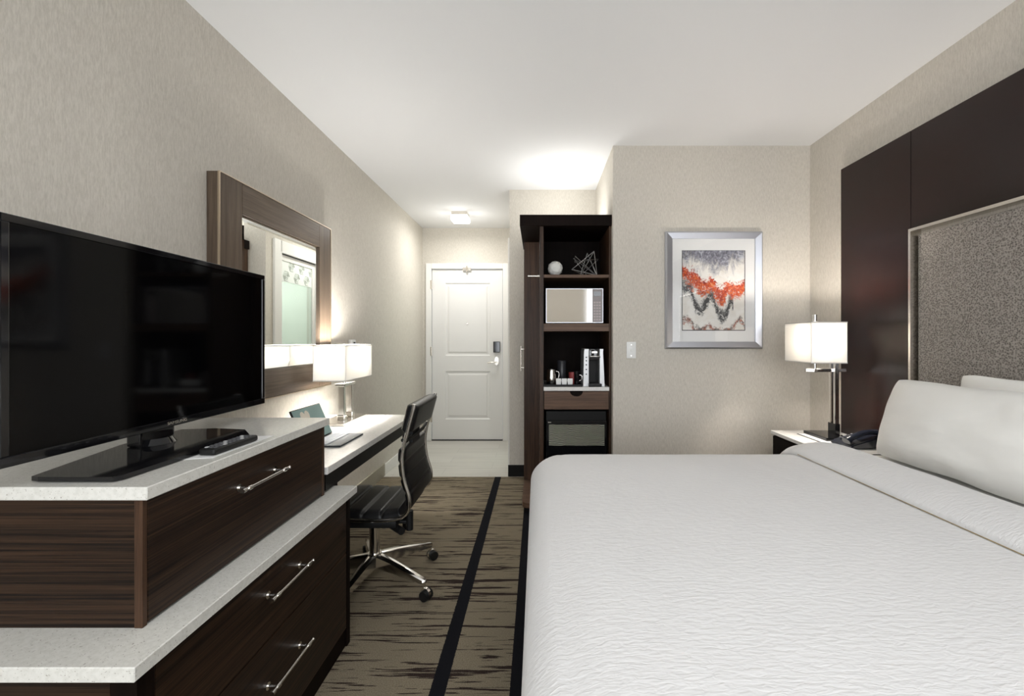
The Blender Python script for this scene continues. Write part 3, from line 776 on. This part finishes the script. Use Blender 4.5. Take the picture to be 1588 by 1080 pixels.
# microwave with mirrored door
mw = thing('microwave', 'compact microwave with mirrored door on the middle shelf', 'microwave', (.27, 3.5, wz(502)))
mz0 = wz(502)+.003; mz1 = mz0+.258; mx0, mx1 = wx(846.5)+.002, wx(937); my = SY+.035
obj('housing', B(mx0, mx1, my+.012, TD-.03, mz0+.006, mz1, bev=.003), 'black', mw)
f = new()
for q in ((mx0, mx1, mz0+.004, mz0+.008), (mx0, mx1, mz1-.004, mz1), (mx0, mx0+.004, mz0+.008, mz1-.004), (mx1-.004, mx1, mz0+.008, mz1-.004)): box(f, q[0], q[1], my-.004, my+.0118, q[2], q[3])
obj('front_frame', f, 'silver', mw)
xs_ = wx(920)
obj('mirrored_door', B(mx0+.0042, xs_-.001, my-.001, my+.0115, mz0+.0082, mz1-.0042), mat('tinted_mirror', (.60, .58, .55), .05, 1), mw)
f = new(); box(f, xs_+.001, mx1-.0042, my, my+.0115, mz0+.0082, mz1-.0042); pn = obj('control_panel', f, mat('panel_mauve', (.26, .23, .23), .35), mw)
for j in range(7):
    for i in range(3):
        f = new(); xx_ = xs_+.010+i*.019; zz = mz0+.022+j*.021; box(f, xx_, xx_+.014, my-.0015, my-.0001, zz, zz+.013); obj('key', f, mat('key_pink', (.45, .38, .37), .4) if not bpy.data.materials.get('key_pink') else bpy.data.materials['key_pink'], pn)
obj('time_display', B(xs_+.010, mx1-.016, my-.0015, my-.0001, mz1-.055, mz1-.022), 'gloss_black', pn)
for x in (mx0+.04, mx1-.04):
    for y in (my+.04, TD-.07): obj('foot', B(x-.012, x+.012, y-.012, y+.012, wz(502)+.0003, mz0+.0058), 'rubber', mw)

# faceted ball and wire star
st = wz(425.3)
f = new(); bmesh.ops.create_icosphere(f, subdivisions=2, radius=.058)
for v in f.verts: v.co *= 1+.03*noise.noise(v.co*30)
zmin = min(v.co.z for v in f.verts)
f.transform(Matrix.Translation((.137, 3.36, st-zmin+.0005)))
tag(obj('decorative_ball', f, mat('white_ceramic', (.78, .78, .74), .35), at=(.137, 3.36, st)), 'white faceted decorative ball on the top shelf', 'ornament')
f = new(); c0 = Vector((.372, 3.42, st+.105))
ends = []
wp = [((267, 420), (432, 425)), ]
P3 = [(-.112, -.03, -.050), (.085, -.05, -.099), (.060, -.06, .088), (-.085, .02, .016), (.108, .04, .045), (-.040, .05, -.095), (-.080, .04, .070), (.02, .05, .095), (.095, .06, -.085), (-.02, -.07, .02), (.03, .07, -.098), (-.09, .06, .055)]
E = [(0, 1), (1, 2), (2, 0), (3, 4), (4, 5), (5, 7), (7, 8), (8, 6), (6, 3), (9, 2), (9, 4), (0, 10), (10, 11), (11, 8), (5, 2), (1, 7)]
for a, b in E: tube(f, [c0+Vector(P3[a])*.97, c0+Vector(P3[b])*.97], .0032, 6)
tag(obj('wire_sculpture', f, 'steel_wire', at=(.372, 3.42, st)), 'silver wire star sculpture on the top shelf', 'ornament')

# coffee things
ct = wz(601)
tr = thing('tray', 'black serving tray holding the mugs and packets on wardrobe counter', 'tray', (.17, 3.40, ct))
f = new(); box(f, .062, .325, 3.285, 3.50, ct+.0005, ct+.006); obj('tray_floor', f, 'gloss_black', tr)
f = new()
for q in ((.055, .332, 3.278, 3.2848), (.055, .332, 3.5002, 3.507), (.055, .0618, 3.2848, 3.5002), (.3252, .332, 3.2848, 3.5002)): box(f, q[0], q[1], q[2], q[3], ct+.0005, ct+.016)
obj('tray_rim', f, 'gloss_black', tr)
tz = ct+.0063
kt = thing('metal_pitcher', 'small silver metal pitcher at the left of the tray', 'pitcher', (.108, 3.39, tz))
f = new(); lathe(f, (.108, 3.39, tz), [(.030, 0), (.036, .01), (.037, .05), (.032, .095), (.033, .115), (.028, .116), (.028, .02)]); obj('body', f, 'chrome', kt, smooth=50)
f = new(); tube(f, smooth_path([(.143, 3.39, tz+.10), (.165, 3.39, tz+.09), (.163, 3.39, tz+.05), (.142, 3.39, tz+.03)]), .004, 8); obj('handle', f, 'chrome', kt, smooth=60)
cn = thing('canister', 'dark grey cylindrical canister behind the white packets', 'canister', (.197, 3.56, ct))
f = new(); lathe(f, (.197, 3.56, ct+.0005), [(.033, 0), (.035, .004), (.035, .175), (.031, .18)]); obj('body', f, mat('dark_grey_canister', (.035, .035, .04), .35), cn, smooth=50)
for k, x in enumerate((.160, .203, .246)):
    pc = thing('packet', ['leftmost of the three small white condiment packets', 'middle one of the three small white condiment packets', 'rightmost of the three small white condiment packets'][k], 'packet', (x, 3.325, tz), 0, 'white packets on the tray')
    f = new(); prism(f, [(x-.017, tz+.0003), (x+.017, tz+.0003), (x+.020, tz+.040), (x-.020, tz+.040)], 3.318, 3.345, 'XZ'); obj('body', f, 'plastic_white', pc)
    obj('folded_top', B(x-.019, x+.019, 3.325, 3.332, tz+.0402, tz+.050), 'paper', pc)
for k, (x, y, m_, nm) in enumerate(((.272, 3.44, 'red', 'dark red mug at the back of the black tray'), (.303, 3.41, 'gloss_black', 'small black mug at the right end of the tray'))):
    mg = thing('mug', nm, 'mug', (x, y, tz))
    f = new(); lathe(f, (x, y, tz+.0003), [(.024, 0), (.027, .006), (.029, .088), (.026, .088), (.024, .01)] if k == 0 else [(.018, 0), (.020, .006), (.022, .10), (.019, .10), (.018, .01)]); obj('cup', f, m_, mg, smooth=50)
    f = new(); tube(f, smooth_path([(x+.026-.006*k, y-.005, tz+.07), (x+.046-.008*k, y-.008, tz+.065), (x+.045-.008*k, y-.008, tz+.035), (x+.026-.006*k, y-.005, tz+.025)]), .004, 8); obj('handle', f, 'chrome', mg, smooth=60)
# coffee maker
km = thing('coffee_maker', 'black and silver single-cup coffee maker on wardrobe counter', 'coffee maker', (.42, 3.40, ct))
kx0, kx1, ky = wx(905.5)+.002, wx(940.5)-.004, SY+.04; kz = ct+.0005; kh = wz(542)-ct
for sx0, sx1, lean in ((kx0, kx0+.040, .006), (kx1-.036, kx1, -.012)):
    f = new(); P = [(sx0, kz), (sx1, kz), (sx1+(lean if lean < 0 else 0), kz+kh-.02), (sx1-.010 if lean < 0 else sx1, kz+kh), (sx0+.010 if lean > 0 else sx0+.0, kz+kh), (sx0+(lean if lean > 0 else 0), kz+kh-.02)]
    prism(f, P, ky, ky+.23, 'XZ'); sd = obj('side_shell', f, mat('silver_plastic', (.55, .55, .55), .3, .4) if not bpy.data.materials.get('silver_plastic') else bpy.data.materials['silver_plastic'], km, label='silver side shell')
    if lean > 0:
        for z in (.09, .125, .16, .19, .215):
            f = new(); cyl(f, (sx0+.022, ky+.001, kz+z), (sx0+.022, ky-.003, kz+z), .005); obj('button', f, 'black', sd, smooth=40)
gx0, gx1 = kx0+.041, kx1-.0365
f = new(); box(f, gx0, gx1, ky+.10, ky+.23, kz+.02, kz+kh); obj('water_column', f, 'black', km)
f = new(); box(f, gx0, gx1, ky-.012, ky+.0995, kz+kh-.085, kz+kh+.002, bev=.008); obj('brew_head', f, 'gloss_black', km, smooth=40)
f = new(); tube(f, smooth_path([(gx0+.003, ky-.012, kz+kh-.065), (gx0+.008, ky-.03, kz+kh-.055), (gx1-.008, ky-.03, kz+kh-.055), (gx1-.003, ky-.012, kz+kh-.065)]), .004, 8); obj('lift_handle', f, 'chrome', km, smooth=60)
obj('name_plate', B(gx0+.022, gx1-.02, ky-.0135, ky-.0121, kz+kh-.03, kz+kh-.018), 'nickel', km)
f = new(); box(f, gx0-.006, gx1+.010, ky-.045, ky-.001, kz, kz+.024, bev=.005); obj('drip_tray', f, 'gloss_black', km)
f = new(); box(f, gx0+.002, gx1-.002, ky, ky+.0995, kz, kz+.019); obj('foot', f, 'black', km)

# ------------------------------------------------------------------ picture
s2 = 215.9
def px_(p): return (p-833)/s2
def pz_(p): return H-(p-525)/s2
pc = thing('framed_picture', 'silver framed abstract painting in orange black and grey', 'picture', (1.26, YP, 1.21))
X0, X1, Za, Zb = px_(1030.5), px_(1180), pz_(541), pz_(360.5)
f = new(); fw, yo, yi = .050, YP-.034, YP-.024
O = [(X0, Za), (X1, Za), (X1, Zb), (X0, Zb)]; I = [(X0+fw, Za+fw), (X1-fw, Za+fw), (X1-fw, Zb-fw), (X0+fw, Zb-fw)]
mid = [(X0+.010, Za+.010), (X1-.010, Za+.010), (X1-.010, Zb-.010), (X0+.010, Zb-.010)]
def ring(pts, y): return [f.verts.new((x, y, z)) for x, z in pts]
rg = [ring(O, YP-.001), ring(O, YP-.026), ring(mid, yo), ring(I, yi), ring(I, YP-.012), ]
for a, b in zip(rg, rg[1:]):
    for k in range(4): f.faces.new((a[k], a[(k+1) % 4], b[(k+1) % 4], b[k]))
obj('frame', f, 'silver', pc)
f = new(); box(f, X0+.005, X1-.005, YP-.012, YP-.001, Za+.005, Zb-.005); obj('mat_board', f, mat('mat_board', (.86, .86, .85), .8), pc)
ax0, ax1, az0, az1 = px_(1057.5), px_(1153), pz_(512), pz_(389.5)
obj('art_border', B(ax0-.004, ax1+.006, YP-.0135, YP-.0121, az0-.005, az1+.002), 'black', pc)
def art_mat():
    m = mat('abstract_painting', (.8, .78, .74), .6)
    tc = nd(m, 'ShaderNodeTexCoord'); mp = nd(m, 'ShaderNodeMapping')
    w_, h_ = ax1-ax0, az1-az0
    # u 0..1 left to right, v 0..1 bottom to top on the sheet
    mp.inputs['Scale'].default_value = (1/w_, 1, 1/h_); mp.inputs['Location'].default_value = (-(ax0-1.26)/w_, 0, -(az0-1.21)/h_)
    lk(m, tc.outputs['Object'], mp.inputs['Vector'])
    sp = nd(m, 'ShaderNodeSeparateXYZ'); lk(m, mp.outputs['Vector'], sp.inputs[0]); u, v = sp.outputs[0], sp.outputs[2]
    def cv(pts):
        c = nd(m, 'ShaderNodeFloatCurve'); k = c.mapping.curves[0]
        while len(k.points) < len(pts): k.points.new(.5, .5)
        for p, q in zip(k.points, pts): p.location = q
        c.mapping.update(); lk(m, u, c.inputs['Value']); return c.outputs['Value']
    n1 = noisy(m, 11, (1, 1, 1), 5, .65, 1.2); n2 = noisy(m, 34, (1, 1, 1), 4, .65, 1.5); n3 = noisy(m, 1, (16, 1, 4), 4, .6, 2.5); n4 = noisy(m, 75, (1, 1, 1), 3, .6, 1)
    c0 = mth(m, 'SUBTRACT', n1, .5); c2 = mth(m, 'SUBTRACT', n2, .5); c3 = mth(m, 'SUBTRACT', n3, .5)
    def band(curve, width, k1, k2, soft):
        dd = mth(m, 'SUBTRACT', mth(m, 'ADD', v, mth(m, 'ADD', mth(m, 'MULTIPLY', c0, k1), mth(m, 'MULTIPLY', c2, k2))), curve)
        x = mth(m, 'SUBTRACT', width, mth(m, 'ABSOLUTE', dd))
        r = nd(m, 'ShaderNodeMapRange'); r.inputs[1].default_value = 0; r.inputs[2].default_value = soft
        lk(m, x, r.inputs[0]); return r.outputs[0]
    # grey upper cloud
    edge = cv([(0, .80), (.2, .80), (.4, .74), (.55, .71), (.75, .76), (1, .88)])
    gy = mth(m, 'ADD', mth(m, 'SUBTRACT', v, edge), mth(m, 'ADD', mth(m, 'MULTIPLY', c0, .25), mth(m, 'MULTIPLY', c3, .75)))
    rg_ = nd(m, 'ShaderNodeMapRange'); rg_.inputs[1].default_value = -.04; rg_.inputs[2].default_value = .14; lk(m, gy, rg_.inputs[0])
    g = ramp(m, mth(m, 'ADD', n2, mth(m, 'MULTIPLY', c3, .8)), [(.32, (.075, .075, .095)), (.55, (.24, .24, .29)), (.72, (.55, .56, .62))])
    cream = ramp(m, n1, [(.3, (.78, .74, .67)), (.6, (.88, .86, .82))])
    col = mixc(m, rg_.outputs[0], cream, g)
    black1 = band(cv([(0, .53), (.13, .52), (.22, .32), (.30, .27), (.40, .36), (.46, .44), (.55, .27), (.64, .18), (.72, .25), (.78, .36), (.86, .22), (1, .30)]), .105, .30, .26, .07)
    bm_ = nd(m, 'ShaderNodeMapRange'); bm_.inputs[1].default_value = .33; bm_.inputs[2].default_value = .47; lk(m, n2, bm_.inputs[0])
    col = mixc(m, mth(m, 'MULTIPLY', black1, mth(m, 'MULTIPLY', bm_.outputs[0], mth(m, 'LESS_THAN', u, .82))), col, (.035, .035, .035))
    low = band(cv([(0, .12), (.12, .12), (.2, .0), (.36, .02), (.43, .06), (.5, .0), (.82, .02), (.9, .12), (1, .03)]), .055, .25, .2, .05)
    col = mixc(m, low, col, ramp(m, n2, [(.42, (.05, .045, .04)), (.62, (.55, .12, .04)), (.7, (.4, .38, .34))]))
    org = band(cv([(0, .74), (.10, .68), (.22, .62), (.35, .52), (.45, .58), (.55, .48), (.62, .42), (.72, .50), (.85, .50), (1, .53)]), .125, .34, .34, .05)
    oc = ramp(m, n2, [(.36, (.22, .012, .003)), (.48, (.55, .045, .002)), (.60, (.74, .13, .006)), (.72, (.80, .42, .18))])
    om = nd(m, 'ShaderNodeMapRange'); om.inputs[1].default_value = .30; om.inputs[2].default_value = .42; lk(m, n4, om.inputs[0])
    col = mixc(m, mth(m, 'MULTIPLY', org, om.outputs[0]), col, oc)
    setcol(m, col); return m
obj('painting', B(ax0, ax1, YP-.0150, YP-.0136, az0, az1), art_mat(), pc)
obj('glass', B(X0+fw-.004, X1-fw+.004, YP-.0215, YP-.0195, Za+fw-.004, Zb-fw+.004), 'pane', pc)
# light switch
sw = thing('light_switch', 'white light switch on the wall left of the picture', 'light switch', (.672, YP, 1.2))
obj('plate', B(px_(971.5), px_(986), YP-.007, YP-.0005, pz_(556), pz_(530.5), bev=.003), 'plastic_white', sw, smooth=40)
f = new(); xc = px_(978.7); box(f, xc-.006, xc+.006, YP-.018, YP-.0071, pz_(545), pz_(540), bev=.002); obj('toggle', f, 'plastic_white', sw)
f = new(); 
for z in (pz_(535), pz_(552)): cyl(f, (xc, YP-.0071, z), (xc, YP-.009, z), .004)
obj('screw', f, 'nickel', sw)

# ------------------------------------------------------------------ headboard
HX = 1.918
HBY0, HBY1, HBT = -.10, 2.81, 2.352
SEAM = 2.284; HBI = 1.842
hb = thing('headboard', 'tall glossy espresso wood headboard with framed woven inset', 'headboard', (HX, 1.4, 0))
obj('side_panel', B(HX, XR-.001, SEAM+.0015, HBY1, .0, HBT, bev=.0015, seg=1), 'wood_h', hb)
obj('side_panel', B(HX, XR-.001, HBY0, .396-.0015, .0, HBT, bev=.0015, seg=1), 'wood_h', hb)
obj('top_panel', B(HX, XR-.001, .3975, SEAM-.0015, HBI+.004, HBT, bev=.0015, seg=1), 'wood_h', hb)
obj('fabric_inset', B(HX+.012, XR-.001, .42, SEAM-.028, .5, HBI-.030, bev=.006), 'hb_fabric', hb, label='taupe woven fabric inset')
f = new(); box(f, HX-.016, XR-.002, SEAM-.016, SEAM-.003, .5, HBI+.002); box(f, HX-.016, XR-.002, .40, .413, .5, HBI+.002); box(f, HX-.016, XR-.002, .413, SEAM-.016, HBI-.012, HBI+.002)
obj('metal_trim', f, 'nickel', hb)

# ------------------------------------------------------------------ bed
BX0, BX1, BY0_, BY1_, BT = -.030, 1.900, .38, 2.305, .729
bd = thing('bed', 'king bed base and mattress hidden beneath white bedspread', 'bed', (.95, 1.34, 0))
obj('box_base', B(.06, 1.90, .46, 2.22, .0, .36, bev=.01), 'black', bd)
obj('mattress', B(.05, 1.90, .45, 2.21, .3605, BT-.062, bev=.05, seg=4), 'linen', bd, smooth=60)
def drape(x0, x1, y0, y1, zt, r, zlow, open_x1=True, N=None, plan=.0):
    """cloth laid over a box: rounded over the far, foot and near edges, hanging to zlow"""
    f = new(); e = r; hang = zt-r-zlow
    ext = r*math.pi/2+hang
    ix0, iy0, iy1 = x0+r+plan, y0+r+plan, y1-r-plan
    us = []; n1 = 26
    def axis(a, b, nin, closed):
        L = [a-ext*(1-k/n1) - plan*0 for k in range(n1)] + [a+(b-a)*k/nin for k in range(nin+1)]
        if not closed: L += [b+ext*(k+1)/n1 for k in range(n1)]
        return L
    xs = axis(ix0, x1, 120, True); ys = axis(iy0, iy1, 100, False)
    grid = []
    for x in xs:
        row = []
        for y in ys:
            qx = max(x, ix0); qy = min(max(y, iy0), iy1); dx, dy = x-qx, y-qy
            d = math.hypot(dx, dy)
            if d > 1e-9:
                nx, ny = dx/d, dy/d
                rp = r+plan
                if d < rp*math.pi/2:
                    # elliptical roll: plan reach rp, drop r
                    t = d/rp; px, py = qx+nx*rp*math.sin(t), qy+ny*rp*math.sin(t); z = zt-r*(1-math.cos(t))
                else:
                    dn = min(d-rp*math.pi/2, hang); px, py = qx+nx*(rp-.01*dn), qy+ny*(rp-.01*dn); z = zt-r-dn
            else: px, py, z = x, y, zt
            # soft crown and slight unevenness
            edge = min(x-x0 if x > x0 else 0, max(0, y1-y), max(0, y-y0), .5)/.5
            z -= .010*(1-edge)**2 if d < r else 0
            z += .004*noise.noise(Vector((x*2.3, y*2.3, 3)))+.0012*noise.noise(Vector((x*13, y*5, 9)))
            row.append(f.verts.new((px, py, z)))
        grid.append(row)
    for i in range(len(xs)-1):
        for j in range(len(ys)-1): f.faces.new((grid[i][j], grid[i+1][j], grid[i+1][j+1], grid[i][j+1]))
    return f
cv_ = obj('bedspread', drape(BX0, 1.44, BY0_, BY1_, BT, .12, .22, plan=.07), 'coverlet', smooth=0, at=(.95, 1.34, BT))
tag(cv_, 'white textured bedspread covering the big bed', 'bedspread')
# folded-back top of the bedspread: a soft roll lying across the bed and hanging over its sides
f = new(); rows = []; r = .12
path = []
L0 = [(y, 0) for y in ()]
ysn = 110; hang = .32; PL = .07
tot = (BY1_-BY0_-2*r-.14)
S = [-(r*1.57+hang)+k*(tot+2*(r*1.57+hang))/ysn for k in range(ysn+1)]
iy0, iy1 = BY0_+r+.07, BY1_-r-.07
sec = []     # (x, height above cover) of the roll section, from the front edge over the top to the pillows
for k in range(23):
    t = k/22; x = 1.238+.285*t
    hgt = .058*(math.sin(math.pi*min(1, t*1.0)))**.55 if 0 < t < 1 else 0
    sec.append((x, hgt+.003))
sec = [(1.246, -.004)] + [(1.236, .006)] + sec[1:-1] + [(1.525, .0)]
for s__ in S:
    if s__ < 0: d, qy, sg = -s__, iy0, -1
    elif s__ > tot: d, qy, sg = s__-tot, iy1, 1
    else: d, qy, sg = 0, iy0+s__, 0
    row = []
    for x, hh in sec:
        hh = hh + .0025*noise.noise(Vector((x*9, s__*7, 1)))*(1 if hh > .01 else 0)
        xw = x+.006*noise.noise(Vector((0, s__*2.5, 5)))
        rr_ = r+hh; rp = r+PL+hh*.8
        if d == 0: y, z = qy, BT+hh
        elif d < (r+PL)*1.5708: t = d/(r+PL); y, z = qy+sg*rp*math.sin(t), BT-r+rr_*math.cos(t)
        else: y, z = qy+sg*rp, BT-r-(d-(r+PL)*1.5708)
        edge = min(1, max(0, min(y-BY0_, BY1_-y))/.5); z -= .010*(1-edge)**2 if d < r else 0
        row.append(f.verts.new((xw, y, z)))
    rows.append(row)
for a, b in zip(rows, rows[1:]):
    for k in range(len(sec)-1): f.faces.new((a[k], a[k+1], b[k+1], b[k]))
    f.faces.new((a[-1], a[0], b[0], b[-1]))
obj('folded_edge', f, 'coverlet', cv_, smooth=0)
f = new(); tube(f, [(1.2375+.006*noise.noise(Vector((0, (iy0+(iy1-iy0)*k/60-iy0)*2.5, 5))), iy0+(iy1-iy0)*k/60, BT+.004) for k in range(61)], .0016, 6)
obj('fold_stitching', f, mat('tan_thread', (.38, .28, .13), .8), cv_)
# sheet under the pillows
sh_ = obj('bed_sheet', drape(1.44, 1.899, BY0_+.004, BY1_-.004, BT-.003, .12, .30, plan=.07), 'linen', smooth=0, at=(1.6, 1.34, BT))
bm = bmesh.new(); bm.from_mesh(sh_.data)
bmesh.ops.delete(bm, geom=[v for v in bm.verts if v.co.x+1.6 < 1.50], context='VERTS'); bm.to_mesh(sh_.data); bm.free()
tag(sh_, 'smooth white sheet under the pillows', 'sheet')

def pillow(name, label, cx_, cy_, zb_, w_, h_, t_, lean, seed, yaw=0, group='pillows against the headboard'):
    f = new(); N = 44; top = {}
    def shp(u, v, sg):
        cu, cvv = abs(u), abs(v)
        pull = 1-.06*(1-cu**2)*0
        y = u*w_/2*(1-.020*(1-cvv**2)*cu**4)*(1-.025*cvv**9)
        z = v*h_/2*(1-.03*(1-cu**2)*cvv**4)*(1-.05*cu**12)
        prof_ = max(0, (1-cu**3.2))**.55*max(0, (1-cvv**2.8))**.55
        x = sg*t_/2*prof_
        x += .010*noise.noise(Vector((u*2.2+seed, v*2.2, sg)))*prof_
        z += .008*noise.noise(Vector((u*2+seed, v*1.3, 4)))*cvv
        return x, y, z+h_/2
    for sg in (-1, 1):
        for i in range(N+1):
            for j in range(N+1):
                u, v = math.sin((i/N-.5)*math.pi), math.sin((j/N-.5)*math.pi)
                if sg == 1 and (i in (0, N) or j in (0, N)): top[(sg, i, j)] = top[(-1, i, j)]; continue
                x, y, z = shp(u, v, sg)
                top[(sg, i, j)] = f.verts.new((x, y, z))
        for i in range(N):
            for j in range(N):
                f.faces.new((top[(sg, i, j)], top[(sg, i+1, j)], top[(sg, i+1, j+1)], top[(sg, i, j+1)]))
    f.transform(Matrix.Translation((cx_, cy_, zb_)) @ Matrix.Rotation(yaw, 4, 'Z') @ Matrix.Rotation(lean, 4, 'Y'))
    o = obj(name, f, 'linen', at=(cx_, cy_, zb_), smooth=0); tag(o, label, 'pillow', group); return o
pillow('pillow', 'large white pillow leaning in front, nearest the nightstand', 1.615, 1.690, BT+.004, .88, .378, .20, R(17), 1.0)
pillow('pillow', 'white pillow behind, only its top corner showing', 1.845, 1.53, BT+.004, .86, .396, .10, R(3), 6.3)

# ------------------------------------------------------------------ light
def area(name, loc, rot, sx, sy, e, col):
    l = bpy.data.lights.new(name, 'AREA'); l.shape = 'RECTANGLE'; l.size = sx; l.size_y = sy; l.energy = e; l.color = col
    o = bpy.data.objects.new(name, l); C.objects.link(o); o.location = loc; o.rotation_euler = rot; return o
for a, b in wins:
    area('window_daylight', ((a+b)/2, YB-T-.05, (WZ0+WZ1)/2), (R(90), 0, 0), b-a, WZ1-WZ0, 30*(b-a), (.93, .965, 1))
area('room_fill_light', (.45, -.55, ZC-.03), (0, 0, 0), .9, .6, 18, (.98, .985, 1))  # fill added behind the camera to brighten the bed, no known lamp
area('wardrobe_uplight', (.25, 3.70, wt+.025), (R(180), 0, 0), .50, .48, 2.7, (1, .985, .95))
area('entry_light', (-.85, 4.93, ZC-.10), (0, 0, 0), .18, .18, 7.5, (1, .985, .95))
lamp_light((-.85, 4.93, ZC-.16), 2.5, (1, .985, .95), .05)
lamp_light((.7, 4.9, 1.9), 13, (.97, 1, .97), .12)
w = bpy.data.worlds.new('World'); bpy.context.scene.world = w; w.use_nodes = True
w.node_tree.nodes['Background'].inputs[0].default_value = (.75, .85, 1, 1); w.node_tree.nodes['Background'].inputs[1].default_value = .8

# housings added out of view: a ceiling panel for the fill light, a tray for the wardrobe uplight
struct('trim_3', B(-.02, .92, -.87, -.23, ZC-.028, ZC, bev=.004), 'white', 'added white box behind the unseen room fill light')
obj('light_tray', B(-.01, .51, 3.45, 3.95, wt+.0005, wt+.020, bev=.002), 'plastic_white', wd)

# ------------------------------------------------------------------ camera
cam = bpy.data.cameras.new('Camera'); co = bpy.data.objects.new('Camera', cam); C.objects.link(co)
co.location = (0, 0, H); co.rotation_euler = (R(90), 0, 0)
cam.sensor_width = 36; cam.lens = 690/1588*36; cam.shift_x = -(833-794)/1588; cam.shift_y = -(540-525)/1588
cam.clip_start = .05
sc = bpy.context.scene; sc.camera = co
sc.view_settings.view_transform = 'Standard'; sc.view_settings.look = 'None'; sc.view_settings.gamma = 1
sc.view_settings.use_curve_mapping = False; sc.view_settings.exposure = 0.54
